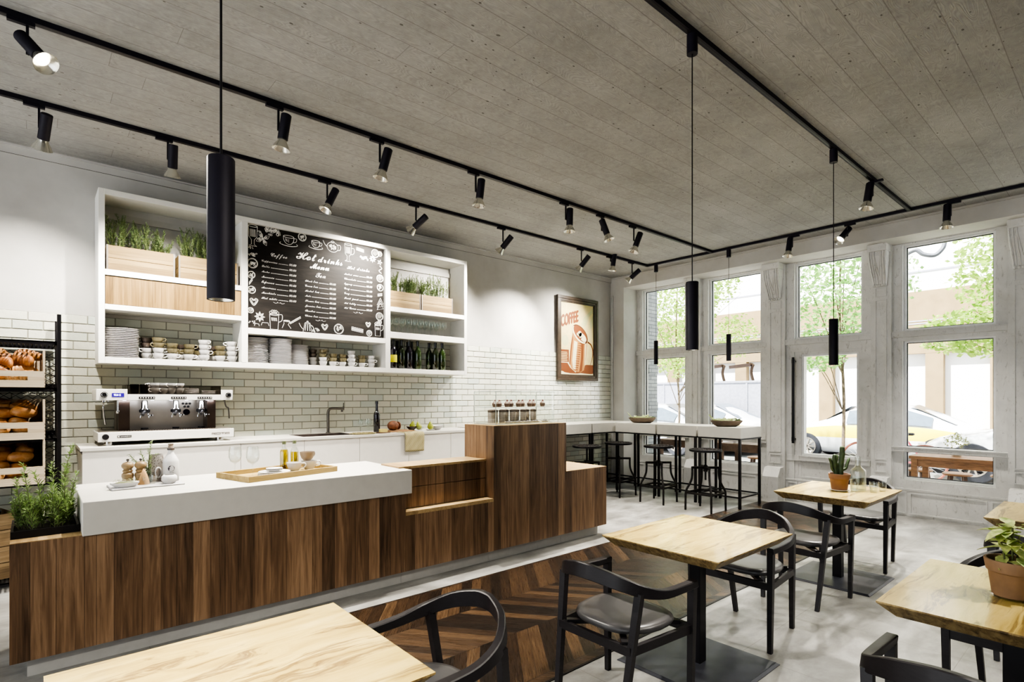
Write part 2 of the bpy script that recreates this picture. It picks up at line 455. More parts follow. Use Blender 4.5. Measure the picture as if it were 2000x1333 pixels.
# ================================================================== SETTING
XP, XF, YB, ZC = 8.19, 8.61, 6.55, 3.78
def S(name, mb, mat, **k): return struct(mb.build(name, mat, **k))
m = M(); m.box(-4.5, 8.8, -4, 6.7, -.12, 0); S('floor', m, FLOOR)
m = M(); m.box(-1.2, 8.19, 2.13, 3.73, 0, .004); S('floor_parquet', m, CHEV)
m = M()
m.box(-1.2, 8.19, 2.115, 2.13, 0, .0045); m.box(-1.2, 8.19, 3.73, 3.74, 0, .0045)
S('trim_1', m, BLACK)
m = M(); m.box(-4.5, 8.8, -4, 6.7, ZC, ZC+.15); S('ceiling', m, CEIL)
m = M(); m.box(-4.5, 8.8, YB, YB+.15, 0, ZC); wb = S('wall_back', m, PLASTER)
m = M(); m.box(-4.5, 8.8, -4.15, -4, 0, ZC); S('wall_rear_added', m, flat('unseen_wall_dark', (58,54,50), .8))  # unseen rear wall, added dark to cut bounce light and deepen contrast
# glazed tiles, every one slightly tilted in its bed
m = M(); tint = []
TW, TH, TOP = .212, .0815, 2.322
r_ = random.Random(3)
for row in range(29):
    z1 = TOP-row*TH; z0 = z1-TH
    if z0 < -.02: break
    x = -1.3-(TW/2 if row % 2 else 0)
    while x < 8.19:
        a, b = max(x, -1.2), min(x+TW, 8.188)
        if b-a > .03:
            g = .0021; yf = YB-.014
            t = [r_.uniform(-.0012, .0012) for _ in range(4)]
            c = [(a+g, z0+g), (b-g, z0+g), (b-g, z1-g), (a+g, z1-g)]
            i_ = .004
            fr = [(a+g+i_, z0+g+i_), (b-g-i_, z0+g+i_), (b-g-i_, z1-g-i_), (a+g+i_, z1-g-i_)]
            o_ = [m.bm.verts.new((p[0], YB-.006, p[1])) for p in c]
            f_ = [m.bm.verts.new((p[0], yf+t[k], p[1])) for k, p in enumerate(fr)]
            m._face(f_)
            for k in range(4): m._face([o_[k], o_[(k+1)%4], f_[(k+1)%4], f_[k]])
            v = r_.random(); k2 = r_.uniform(.82, .93)
            base = srgb(226,226,212) if v < .55 else srgb(218,222,210) if v < .8 else srgb(210,217,209) if v < .93 else srgb(230,227,217)
            tint += [tuple(q*k2 for q in base[:3])+(1,)]*8
        x += TW
tl = m.build('tile_cladding', TILE, wb, fix=True)
ca = tl.data.color_attributes.new('tint', 'FLOAT_COLOR', 'POINT')
for i, c in enumerate(tint): ca.data[i].color = c
m = M(); m.box(-1.2, 8.189, YB-.0065, YB, 0, 2.322); m.build('tile_grout', GROUT, wb)
# cornices
m = M(); m.box(-4.5, XP, YB-.02, YB, 3.7, ZC); m.box(-4.5, XP, YB-.045, YB, 3.765, ZC); S('trim_2', m, PLASTER)
m = M(); m.box(-4.5, XP, YB-.0205, YB-.019, 3.697, 3.7); S('trim_3', m, DSTEEL)
m = M(); m.box(XP-.025, XP, -4, YB-.045, 3.755, ZC); S('trim_4', m, PLASTER)
# window wall: corner return and lintel, plain wall far right
m = M()
m.box(XP, 8.8, 6.25, YB, 0, 3.57); m.box(XP, 8.8, -4, YB, 3.57, ZC); m.box(XP, 8.8, -4, -.42, 0, 3.57)
S('wall_window', m, PLASTER)
m = M(); m.cyl((XP-.02, YB-.03, 0), (XP-.02, YB-.03, 3.45), .012, n=10); m.cyl((XP-.02, YB-.06, 0), (XP-.02, YB-.06, 3.45), .012, n=10)
S('trim_5', m, worn_white('pipe_paint'))

def raised(m, y0, y1, z0, z1, x, w=.018, d=.012):
    """thin moulding rectangle on a face looking toward -x"""
    for a, b, c, e in ((y0,y1,z0,z0+w),(y0,y1,z1-w,z1),(y0,y0+w,z0+w,z1-w),(y1-w,y1,z0+w,z1-w)):
        m.box(x-d, x+.002, a, b, c, e)
SASH = flat('white_sash', (226,226,224), .4, var=.03)
GASK = flat('black_gasket', (30,34,44), .5)
def sash(parent, y0, y1, z0, z1, x=8.66):
    m = M(); w = .028
    for a, b, c, e in ((y0-w,y1+w,z0-w,z0),(y0-w,y1+w,z1,z1+w),(y0-w,y0,z0,z1),(y1,y1+w,z0,z1)): m.box(x, 8.76, a, b, c, e)
    m.build('sash', SASH, parent)
    m = M(); w = .009
    for a, b, c, e in ((y0,y1,z0,z0+w),(y0,y1,z1-w,z1),(y0,y0+w,z0+w,z1-w),(y1-w,y1,z0+w,z1-w)): m.box(8.69, 8.712, a, b, c, e)
    m.build('gasket', GASK, parent)
    m = M(); m.poly([(8.7,y0,z0),(8.7,y1,z0),(8.7,y1,z1),(8.7,y0,z1)]); m.build('pane', PANE, parent)
def transom(m, y0, y1, z0, z1):
    m.box(8.565, 8.78, y0, y1, z0, z1); m.box(8.555, 8.566, y0, y1, z1-.012, z1)
    L = y1-y0
    for a, b in ((.01,.14),(.15,L-.15),(L-.14,L-.01)): raised(m, y0+a, y0+b, z0+.01, z1-.02, 8.565, .008, .006)
def window(n, y0, y1):
    a, b = y0+.145, y1-.14
    m = M(); X0, X1 = XF, 8.78
    m.box(X0, X1, y0, a-.028, .35, 3.57); m.box(X0, X1, b+.028, y1, .35, 3.57)
    for z0, z1 in ((.35,.475),(.868,.882),(2.29,2.425),(3.55,3.57)): m.box(X0, X1, a-.028, b+.028, z0, z1)
    for c, d in ((2.45-.03,3.57),(.9,2.35),(.37,.85)):
        pass
    transom(m, y0, y1, 2.34, 2.418); transom(m, y0, y1, .84, .905)
    # base with raised panels
    m.box(8.6, X1, y0, y1, 0, .36); m.box(8.59, X1, y0, y1, .34, .362)
    L = y1-y0
    for p, q in ((.02,.16),(.19,L-.19),(L-.16,L-.02)): raised(m, y0+p, y0+q, .03, .315, 8.6)
    m.box(8.596, 8.6, y0, y0+.012, .36, 3.57); m.box(8.596, 8.6, y1-.012, y1, .36, 3.57)
    o = struct(m.build('window_%d' % n, WORN))
    sash(o, a, b, 2.452, 3.525); sash(o, a, b, .91, 2.268); sash(o, a, b, .505, .838)
    return o
window(1, 5.13, 6.25); window(2, 3.80, 4.92); window(3, 1.01, 2.165); window(4, -.42, .74)
# entrance door with top light
m = M(); y0, y1 = 2.40, 3.53
m.box(XF, 8.78, y0, 2.518, 0, 3.57); m.box(XF, 8.78, 3.414, y1, 0, 3.57); m.box(XF, 8.78, 2.518, 3.414, 3.55, 3.57); m.box(XF, 8.78, 2.518, 3.414, 2.23, 2.425)
transom(m, y0, y1, 2.34, 2.418)
m.box(8.6, 8.78, y0, y1, 0, .33); m.box(8.59, 8.6, y0, y1, .31, .33)
for p, q in ((.02,.16),(.19,.94),(.97,1.11)): raised(m, y0+p, y0+q, .03, .29, 8.6)
dr = struct(m.build('door_1', WORN))
m = M()
m.box(8.625, 8.75, 2.518, 2.565, .33, 2.23); m.box(8.625, 8.75, 3.32, 3.414, .33, 2.23); m.box(8.625, 8.75, 2.565, 3.32, 2.19, 2.23); m.box(8.63, 8.75, 2.565, 3.32, .33, .69)
m.box(8.6, 8.63, y0+.02, y1-.02, .605, .69); raised(m, 2.42, 2.56, .615, .68, 8.6, .008, .006); raised(m, 2.58, 3.35, .615, .68, 8.6, .008, .006)
raised(m, 2.56, 3.38, .36, .58, 8.632)
m.build('door_leaf', WORN, dr)
m = M(); w = .03
for a, b, c, e in ((2.565,3.32,.69,.72),(2.565,3.32,2.16,2.19),(2.565,2.595,.72,2.16),(3.29,3.32,.72,2.16)): m.box(8.64, 8.74, a, b, c, e)
m.build('sash', emis('x', (255,255,255), 0) if False else SASH, dr)
m = M(); m.poly([(8.7,2.595,.72),(8.7,3.29,.72),(8.7,3.29,2.16),(8.7,2.595,2.16)]); m.build('pane', PANE, dr)
sash(dr, 2.546, 3.386, 2.452, 3.522)
m = M(); m.cyl((8.54,3.405,.87), (8.54,3.405,2.15), .019, n=12)
for z in (.93, 2.09): m.cyl((8.54,3.405,z), (8.63,3.405,z), .012, n=8); m.cyl((8.54,3.405,z-.03), (8.54,3.405,z+.03), .022, n=12)
m.build('door_handle', BLACK, dr)
# pilasters with fluted corbels
def pilaster(n, y0, y1):
    m = M(); c = (y0+y1)/2; w = y1-y0; h = w/2
    m.box(8.55, 8.78, y0, y1, 0, 3.57)
    raised(m, y0+.05, y1-.05, .72, 2.86, 8.55, .012, .01); raised(m, y0+.05, y1-.05, 2.9, 3.02, 8.55, .01, .01)
    raised(m, y0+.05, y1-.05, .55, .69, 8.55, .012, .012)
    # abacus and corbel
    m.box(8.36, 8.6, c-h*.92, c+h*.92, 3.48, 3.57)
    prof = [(.165,3.48),(.17,3.42),(.16,3.34),(.125,3.25),(.085,3.17),(.06,3.11),(.05,3.07),(.05,3.05)]
    def hw(z): return h*(.62+.24*min(1, max(0, (z-3.05)/.4)))
    L = [[m.bm.verts.new((8.56-p, c-hw(z), z)) for p, z in prof], [m.bm.verts.new((8.56-p, c+hw(z), z)) for p, z in prof]]
    B = [[m.bm.verts.new((8.56, c-hw(z), z)) for p, z in prof], [m.bm.verts.new((8.56, c+hw(z), z)) for p, z in prof]]
    for i in range(len(prof)-1):
        m._face([L[0][i], L[1][i], L[1][i+1], L[0][i+1]])
        for q in (0, 1): m._face([L[q][i], B[q][i], B[q][i+1], L[q][i+1]])
    m._face([L[0][-1], L[1][-1], B[1][-1], B[0][-1]])
    for f in (-.95, -.68, -.4, .4, .68, .95):
        m.tube([(8.558-p, c+f*hw(z)*(1 if z > 3.2 or abs(f) > .5 else .75), z) for p, z in prof], [.011]*5+[.009]*3, 6)
    m.tube([(8.556-p, c+.4*hw(z)*(1-max(0,(3.46-z))/.3), z) for p, z in prof if z > 3.16], .007, 5)
    m.tube([(8.556-p, c-.4*hw(z)*(1-max(0,(3.46-z))/.3), z) for p, z in prof if z > 3.16], .007, 5)
    for k in range(5): m.ball((8.505, c+(k-2)*h*.26, 3.045), .02, n=8, m=6)
    # plinth block with sloped top
    pl = [(8.6,0),(8.36,0),(8.36,.36),(8.44,.49),(8.6,.5)]
    a = [m.bm.verts.new((x, c-h*.86, z)) for x, z in pl]; b = [m.bm.verts.new((x, c+h*.86, z)) for x, z in pl]
    for i in range(5): m._face([a[i], a[(i+1)%5], b[(i+1)%5], b[i]])
    m._face(a); m._face(b[::-1])
    struct(m.build('trim_%d' % n, WORN))
pilaster(6, 3.53, 3.80); pilaster(7, 2.165, 2.40); pilaster(8, .74, 1.01); pilaster(9, 4.92, 5.13)
# ================================================================== FRONT COUNTER
YC = 3.98
# each wooden unit: > front_panel, top_board, plinth
def unit(label, x0, x1, y1, ztop, zf=.115, yl=None, loc_extra=None):
    t = thing('counter_cabinet', label, 'counter', (x0, YC, 0))
    w = x1-x0; d = y1-YC
    m = M(); m.box(0, w, 0, d, zf, ztop-.004); b = m.build('front_panel', [WALNUT], t)
    # sides use the side boards
    for a in (-.001, w):
        m = M(); m.box(a, a+.001, .001, d-.001, zf+.001, ztop-.005); m.build('side_panel', WALNUT_Y, t)
    m = M(); m.box(0, w, .0, d, ztop-.004, ztop); m.build('top_board', OAKTOP, t)
    m = M(); m.box(.07 if x0 < 0 else 0, w-(.06 if x1 > 4.8 else 0), .08, d-.03, 0, zf); m.build('plinth', PLINTH, t)
    return t
unit('long low walnut counter section at the left end under the white worktop', -.09, 2.318, 4.62, .765)
# drawer section: low front, set-back drawers above
t = thing('drawer_cabinet', 'stepped walnut counter section with set-back drawers between white worktop and tall block', 'counter', (2.32, YC, 0))
w = .932
m = M(); m.box(0, w, 0, .64, .115, .575); m.build('front_panel', WALNUT, t)
m = M(); m.box(0, w, 0, .12, .575, .605); m.build('ledge', OAKTOP, t)
for z0, z1, k in ((.607,.783,0),(.787,.945,1)):
    m = M(); m.box(.004, w-.004, .12, .145, z0, z1, .002); m.build('drawer', WALNUT, t)
m = M(); m.box(0, w, .145, .43, .605, .945); m.build('carcass', WALNUT_Y, t)
m = M(); m.box(0, w, .115, .43, .945, .965); m.build('top_board', OAKTOP, t)
m = M(); m.box(0, w, .08, .6, 0, .115); m.build('plinth', PLINTH, t)
unit('tall walnut counter block carrying the glass cake case', 3.254, 4.238, 4.44, 1.285)
unit('low walnut counter section at the right end beside the tall block', 4.24, 4.90, 4.62, .773)
m = M(); m.box(0, 2.15, 0, .835, .757, .952, .003)
tag(m.build('worktop', WHITE, loc=(.216, 3.962, 0)), 'thick white worktop slab overhanging the walnut counter', 'worktop')

# ------------------------------------------------------------------ plants
def needles(m, base, tip, n, ln, wd, rg, droop=.2, bend=None):
    """a stem with narrow leaves all around"""
    base, tip = Vector(base), Vector(tip); ax = tip-base
    mid = base+ax*.5+Vector((rg.uniform(-.12,.12), rg.uniform(-.12,.12), 0))*ax.length
    pts = [base.lerp(mid, t)*(1-t)+mid.lerp(tip, t)*t for t in [i/6 for i in range(7)]]
    m.mi = 1; m.tube(pts, [.0022]*5+[.0014, .0008], 4, caps=False); m.mi = 0
    for i in range(n):
        t = (i+.5)/n; t = .06+.94*t
        p = base.lerp(mid, t)*(1-t)+mid.lerp(tip, t)*t
        d = (mid-base).lerp(tip-mid, t).normalized()
        a = rg.uniform(0, 2*PI); u = d.orthogonal().normalized(); w = d.cross(u)
        out = (u*math.cos(a)+w*math.sin(a))
        L = ln*rg.uniform(.6, 1.15)*(1-.45*t)
        e = p+(out*.75+d*rg.uniform(.35, .9)).normalized()*L+Vector((0,0,-droop*L*rg.random()))
        s_ = out.cross(d).normalized()*wd*.5
        q = p.lerp(e, .5)+Vector((0,0,.12*L))
        m._face([m.bm.verts.new(v) for v in (p, q-s_, e, q+s_)])
def herb_mesh(seed, w, d, n, h0, h1, ln=.036, wd=.0062, k=52, taper=0):
    rg = random.Random(seed); m = M()
    for i in range(n):
        x = rg.uniform(-w/2, w/2); y = rg.uniform(-d/2, d/2)
        h = rg.uniform(h0, h1)
        if taper: h *= 1-taper*(x/w+.5)*rg.uniform(.6, 1.2)
        sp = rg.uniform(.0, .28)
        a = rg.uniform(0, 2*PI)
        tx = max(-w*.62, min(w*.62, x+math.cos(a)*h*sp)); ty = max(-d*.6, min(d*.6, y+math.sin(a)*h*sp))
        needles(m, (x, y, 0), (tx, ty, h), int(k*h/.2)+8, ln, wd, rg)
        for q in range(2):
            b = rg.uniform(.25, .7); aa = rg.uniform(0, 2*PI); hh = h*rg.uniform(.25, .45)
            bx, by = x+(tx-x)*b, y+(ty-y)*b
            needles(m, (bx, by, h*b), (max(-w*.62,min(w*.62,bx+math.cos(aa)*hh*.5)), max(-d*.6,min(d*.6,by+math.sin(aa)*hh*.5)), h*b+hh), int(k*hh/.2)+5, ln, wd, rg)
    return m
HERBM = {}
def planter(label, x0, x1, y0, z, h, seed, n, h0, h1, d=.2, taper=0):
    t = thing('rosemary_planter', label, 'planter', ((x0+x1)/2, y0+d/2, z)); w = x1-x0
    m = M(); th = .014
    for k in range(2):
        a, b = k*h/2+.002, (k+1)*h/2-.002
        m.box(-w/2+.002, w/2-.002, -d/2, -d/2+th, a, b); m.box(-w/2+.002, w/2-.002, d/2-th, d/2, a, b)
        m.box(-w/2, -w/2+th, -d/2+th, d/2-th, a, b); m.box(w/2-th, w/2, -d/2+th, d/2-th, a, b)
    m.box(-w/2+th, w/2-th, -d/2+th, d/2-th, .002, .014); m.build('box', CRATE, t)
    m = M()
    for sx in (-1, 1): m.box(sx*w/2-(.012 if sx > 0 else .002), sx*w/2+(.002 if sx > 0 else .012), -d/2-.003, -d/2+.001, .002, h)
    m.build('corner_strip', STEEL, t)
    m = M(); m.box(-w/2+th, w/2-th, -d/2+th, d/2-th, h*.6, h*.88); m.build('soil', SOIL, t)
    o = herb_mesh(seed, w*.86, d*.7, int(n*1.5), h0, h1, taper=taper).build('foliage', [ROSE, STEM], t, fix=False); o.location.z = h*.86
    return t

# ================================================================== WALL SHELF
YS, YW = 6.19, 6.545
t = thing('wall_shelf', 'large white wall shelf with open compartments around the menu board', 'shelf', (.451, YS, 1.86))
def sx(x0, x1, z0, z1, y0=0, y1=YW-YS): return (x0-.451, x1-.451, y0, y1, z0-1.86, z1-1.86)
m = M()
for q in ((.451,.499,1.862,3.452),(4.531,4.578,1.862,3.452),(1.653,1.715,1.92,3.40),(3.318,3.386,1.92,3.40),(.499,4.531,3.401,3.452),(.499,4.531,1.862,1.92)):
    m.box(*sx(*q), bev=.002)
m.build('frame', WHITE2, t)
for q in ((.499,1.653,2.669,2.722),(.499,1.653,2.355,2.404),(1.715,3.318,2.226,2.288),(3.386,4.531,2.636,2.694),(3.386,4.531,2.302,2.379)):
    m = M(); m.box(*sx(*q, .001, YW-YS), bev=.002); m.build('shelf_board', WHITE2, t)
for a, b in ((.499,1.653),(3.386,4.531)):
    m = M(); m.box(*sx(a, b, 3.27, 3.33, .335, YW-YS)); m.build('hanging_rail', PLINTH, t)
m = M(); m.box(*sx(3.386, 4.531, 2.379, 2.636, .33, .345)); m.build('back_panel', WHITE2, t)
m = M(); m.box(*sx(.504,1.648,2.409,2.664,.012,.03)); m.build('drawer', OAK, t)

planter('rosemary in the weathered crate at the left end of the wall shelf', .515, 1.055, 6.235, 2.722, .235, 11, 30, .2, .40, taper=.55)
planter('rosemary in the weathered crate half hidden behind the big pendant', 1.09, 1.63, 6.235, 2.722, .235, 12, 28, .18, .36, taper=.2)
planter('rosemary in the crate right of the menu board, its left one', 3.392, 3.85, 6.235, 2.694, .215, 13, 24, .16, .3)
planter('rosemary in the crate at the right end of the wall shelf', 3.87, 4.36, 6.235, 2.694, .215, 14, 26, .16, .38, taper=.2)

# ------------------------------------------------------------------ plates and cups on the shelf
PLP = [(0,.0),(.07,.0),(.075,.003),(.117,.0105),(.12,.0135),(.1185,.015),(.074,.007),(0,.005)]
pl0 = None
def plates(label, group, x, y, z, n, r=.12, dz=.0165, mat=PORCG):
    global pl0
    for k in range(n):
        if pl0 is None:
            m = M(); m.lathe(PLP, 32); o = m.build('dinner_plate', mat, smooth=60); tag(o, label, 'plate', group); pl0 = o
        else: o = dup(pl0, label=label, group=group)
        o.location = (x+rnd.uniform(-.002,.002), y+rnd.uniform(-.002,.002), z+k*dz); s_ = r/.12
        o.scale = (s_, s_, 1); o.rotation_euler.z = rnd.uniform(0, 6)
plates('grey-white dinner plate in the tall stack at the shelf\'s bottom left', 'plates at the bottom left of the shelf', .645, 6.36, 1.92, 17, .135)
plates('dinner plate in the leftmost of three stacks under the menu board', 'left plate stack under the menu board', 1.86, 6.39, 1.92, 17, .13)
plates('dinner plate in the front stack of three under the menu board', 'front plate stack under the menu board', 2.09, 6.335, 1.92, 17, .125)
plates('dinner plate in the rightmost of three stacks under the menu board', 'right plate stack under the menu board', 2.30, 6.40, 1.92, 14, .125)

CUPS = {}
def cup_proto(kind, mat):
    m = M()
    m.lathe([(0,0),(.022,0),(.024,.004),(.036,.018),(.044,.04),(.047,.058),(.045,.058),(.042,.04),(.033,.02),(0,.008)], 24)
    o = m.build('coffee_cup', mat, smooth=50)
    m = M(); m.tube(spline([(.044,0,.05),(.062,0,.052),(.07,0,.04),(.062,0,.026),(.04,0,.022)], 4), .0042, 8); m.build('handle', mat, o, smooth=True)
    return o
def cup(kind, mat, x, y, z, rz, label, group, sc=1.0, tilt=0):
    if kind not in CUPS: CUPS[kind] = cup_proto(kind, mat); o = CUPS[kind]
    else: o = dup(CUPS[kind])
    tag(o, label, 'cup', group)
    o.location = (x, y, z); o.rotation_euler = (tilt, 0, rz); o.scale = (sc, sc, sc)
ORD = ['bottom', 'second', 'third', 'top']
def stack(kinds, x, y, z, name, group, sc=1.0):
    n = len(kinds)
    for k, c in enumerate(kinds):
        mat, cn = {'w': (PORC, 'white'), 'o': (OLIVE, 'olive'), 'b': (BROWNC, 'dark brown')}[c]
        pos = 'single' if n == 1 else 'top' if k == n-1 else 'bottom' if k == 0 else ORD[k]
        cup(c, mat, x+rnd.uniform(-.004,.004), y, z+k*.047*sc, rnd.uniform(-.9,.9)+(PI if rnd.random() < .25 else 0), '%s %s cup %s' % (pos, cn, name), group, sc)
G1 = 'cups on the lower left shelf'
for x, y, ks, nm in ((.845,6.42,'wwbb','in the back stack beside the tall plates'),(.93,6.33,'wwoo','in the front stack nearest the tall plates'),(1.045,6.31,'woo','in the low front stack, second along the left shelf'),
    (1.135,6.42,'wob','in the back stack, middle of the left shelf'),(1.19,6.31,'woo','in the front stack, middle of the left shelf'),(1.325,6.30,'wwww','in the all white stack, middle of the left shelf'),
    (1.30,6.45,'wob','behind the all white stack, middle of left shelf'),(1.43,6.42,'wob','in the back stack near the right of left shelf'),(1.475,6.31,'woo','in the olive-topped stack near right of left shelf'),(1.585,6.30,'wwww','in the white stack at the right end of left shelf')):
    stack(ks, x, y, 1.92, nm, G1, 1.08)
G2 = 'cups under the menu board'
for x, y, ks, nm in ((2.50,6.43,'wwbb','in the leftmost back stack under the menu board'),(2.585,6.34,'wwoo','in the front stack beside the plates under the menu'),(2.70,6.33,'woo','in the third cup stack under the menu board'),
    (2.82,6.33,'woo','in the fourth cup stack under the menu board'),(2.93,6.32,'wwww','in the all white middle stack under the menu board'),(2.90,6.46,'wob','behind the all white stack under the menu board'),
    (3.07,6.33,'woo','in the olive stack, second from right under menu'),(3.19,6.32,'www','in the rightmost white stack under the menu board')):
    stack(ks, x, y, 1.92, nm, G2, .98)

# wine glasses, three rows
m = M(); m.lathe([(0,.0),(.032,.0),(.033,.002),(.006,.006),(.0035,.012),(.0035,.085),(.006,.092),(.026,.108),(.036,.135),(.035,.165),(.029,.195),(.028,.195),(.034,.165),(.035,.135),(.025,.11),(0,.095)], 20)
wg = m.build('wine_glass', GLASS, smooth=60); first = True
for j, y in enumerate((6.26, 6.36, 6.46)):
    for i in range(10):
        o = wg if first else dup(wg); first = False
        o.location = (3.43+i*.09+(.03 if j == 1 else 0), y, 2.379)
        tag(o, ['stemmed glass in the front row of the glass shelf', 'stemmed glass in the middle row of the glass shelf', 'stemmed glass in the back row against the shelf panel'][j], 'wine glass', ['front','middle','back'][j]+' row of stemmed glasses')
# wine bottles
BP = [(0,.0),(.034,.0),(.038,.004),(.038,.19),(.036,.205),(.026,.228),(.016,.25),(.0145,.262),(.0145,.315),(.0165,.317),(.0165,.326),(0,.326)]
def bottle(label, x, y, z, mat, sc=1.0, group='wine bottles on the shelf', h=1.0, lab=False, cap=True):
    m = M(); m.lathe(BP, 24); o = m.build('wine_bottle', mat, smooth=50); tag(o, label, 'bottle', group)
    m = M(); m.lathe([(.0152,.27),(.0152,.317),(.0172,.317),(.0172,.327),(0,.3275)], 16); m.build('foil_cap', NAVYG, o, smooth=50)
    if lab:
        m = M(); m.lathe([(.0385,.07),(.0387,.072),(.0387,.15),(.0385,.152)], 32); m.build('paper_label', YELLOW, o, smooth=50)['label'] = 'yellow paper label'
    o.location = (x, y, z); o.scale = (sc, sc, sc*h); return o
zb = 1.92
bottle('dark wine bottle with a wide yellow label', 3.465, 6.26, zb, NAVYG, 1.22, lab=True, h=.93)
for x, y, mt, lb in ((3.60,6.40,DGLASS,'dark bottle half hidden behind the yellow-labelled one'),(3.60,6.29,DGLASS,'dark wine bottle second in line right of the yellow label'),(3.70,6.27,NAVYG,'near black wine bottle in front, middle of the left group'),
    (3.79,6.46,DGLASS,'short looking green bottle at the back of the left group'),(3.795,6.36,DGLASS,'dark bottle behind the rightmost of the left group'),(3.825,6.26,DGLASS2,'green wine bottle at the right of the left group'),
    (4.07,6.37,DGLASS2,'green bottle at the left of the right-hand three'),(4.11,6.275,DGLASS,'middle dark bottle of the right-hand three'),(4.215,6.27,DGLASS2,'tall green bottle at the right of the right-hand three')):
    bottle(lb, x, y, zb, mt, 1.22, h=.93)
# ================================================================== LETTERING
def scr(s):
    return ''.join(chr(0x1D4D0+ord(c)-65) if 'A' <= c <= 'Z' else chr(0x1D4EA+ord(c)-97) if 'a' <= c <= 'z' else c for c in s)
def text_verts(s, off=0.0):
    c = bpy.data.curves.new('lettering', 'FONT'); c.body = s; c.resolution_u = 3; c.offset = 0.0
    o = bpy.data.objects.new('lettering', c); COL.objects.link(o)
    dg = bpy.context.evaluated_depsgraph_get(); dg.update()
    me = bpy.data.meshes.new_from_object(o.evaluated_get(dg))
    bpy.data.objects.remove(o); bpy.data.curves.remove(c)
    vs = [v.co.copy() for v in me.vertices]; fs = [tuple(p.vertices) for p in me.polygons]
    bpy.data.meshes.remove(me); return vs, fs
def put_text(m, s, x0, x1, z, y, h=None, off=0.0, shear=0.0, fn=None):
    """fit the string between x0 and x1 on a wall facing -y, baseline z; h forces the cap height"""
    vs, fs = text_verts(s, off)
    if not vs: return
    a = min(v.x for v in vs); b = max(v.x for v in vs); k = (x1-x0)/(b-a)
    kz = k if h is None else h/max(v.y for v in vs)
    o_ = off*1.0*max(k, kz)
    for n_, (ax, az) in enumerate(((0,0),(1,.3),(-1,-.3),(.3,1),(-.3,-1)) if off else ((0,0),)):
        mp = []
        for v in vs:
            p = Vector((x0+(v.x-a)*k+shear*v.y*kz+ax*o_, y-.00025*n_, z+v.y*kz+az*o_))
            mp.append(m.bm.verts.new(fn(p) if fn else p))
        for f in fs: m._face([mp[i] for i in f])

# ================================================================== MENU BOARD
def slate():
    t = NT('chalkboard_slate'); P = t.coord()
    n = t.noise(t.map(P, (1.2, 1, 9)), 2.2, 6, .65, .8)
    col = t.ramp(n, [(.3, srgb(18,15,14)), (.7, srgb(40,36,33))])
    t.bsdf(col, .6, 0, None, .25); return t.m
t = thing('menu_board', 'black chalkboard menu with white hand lettering in the shelf', 'menu board', (2.516, 6.235, 2.288))
m = M(); m.box(-.80, .80, 0, .02, .0, 1.112); m.build('board', slate(), t)
def L(m, pts, r=.0028, k=0):
    pts = [(x-2.516, -.002, z-2.288) for x, z in pts]
    m.tube(spline(pts, k) if k else pts, r, 4)
def blk(words, name='lettering'):
    m = M(); wl = words
    for w in wl: put_text(m, *w)
    m.build(name, CHALK, t, fix=False)
def bx(x): return x-2.516
def bz(z): return z-2.288
def T(s, x0, x1, z, off=0, h=None): return (scr(s), bx(x0), bx(x1), bz(z), -.003, h, off)
blk([T('Hot', 2.232, 2.462, 3.115, .012), T('drinks', 2.48, 2.775, 3.115, .012), T('Menu', 2.39, 2.612, 3.03, .03)], 'title')
blk([T('Coffee', 1.958, 2.133, 3.09)], 'heading'); blk([T('Tea', 2.452, 2.572, 2.935)], 'heading'); blk([T('Hot', 2.833, 2.935, 3.09), T('drinks', 2.957, 3.122, 3.09)], 'heading')
def menu(items, x0, x1, ztop, pitch):
    for i, s in enumerate(items):
        z = ztop-i*pitch; ws = []; x = x0
        for p in s.split(' '):
            ww = .0165*len(p); ws.append(T(p, x, x+ww, z, .004)); x += ww+.014
        n = int((x1-.085-x)/.0105)
        if n > 0: ws.append(('.'*n, bx(x), bx(x1-.085), bz(z), -.003, .007, .006))
        ws.append(('00.00', bx(x1-.075), bx(x1), bz(z), -.003, .022, .004, .25)); blk(ws, 'menu_line')
menu(['Cappuccino','Latte','Mocha','Moccacin','Espresso','Americano','Macchiato','Flat white'], 1.863, 2.229, 3.018, .0573)
menu(['Black tea','Green tea','Herbal tea','Mate','Flower tea','Jasmine tea','Rooibos','China tea'], 2.332, 2.69, 2.868, .0567)
menu(['Mulled wine','Chocolate','Eggnog','Grog','Grog','Fruit punch','Hot toddy','Hot Cocoa'], 2.798, 3.155, 3.015, .0577)
m = M()
for cx, cz in ((2.046,2.588),(2.513,2.437),(2.975,2.575)):
    for sg in (-1, 1): L(m, [(cx+sg*.006,cz),(cx+sg*.016,cz+.008),(cx+sg*.022,cz),(cx+sg*.035,cz-.004),(cx+sg*.06,cz+.004)], .0018, 3)
m.build('ornament', CHALK, t)
def ring(cx, cz, rx, rz=None, a0=0, a1=360, n=18):
    rz = rx if rz is None else rz
    return [(cx+rx*math.cos(R(a0+(a1-a0)*i/n)), cz+rz*math.sin(R(a0+(a1-a0)*i/n))) for i in range(n+1)]
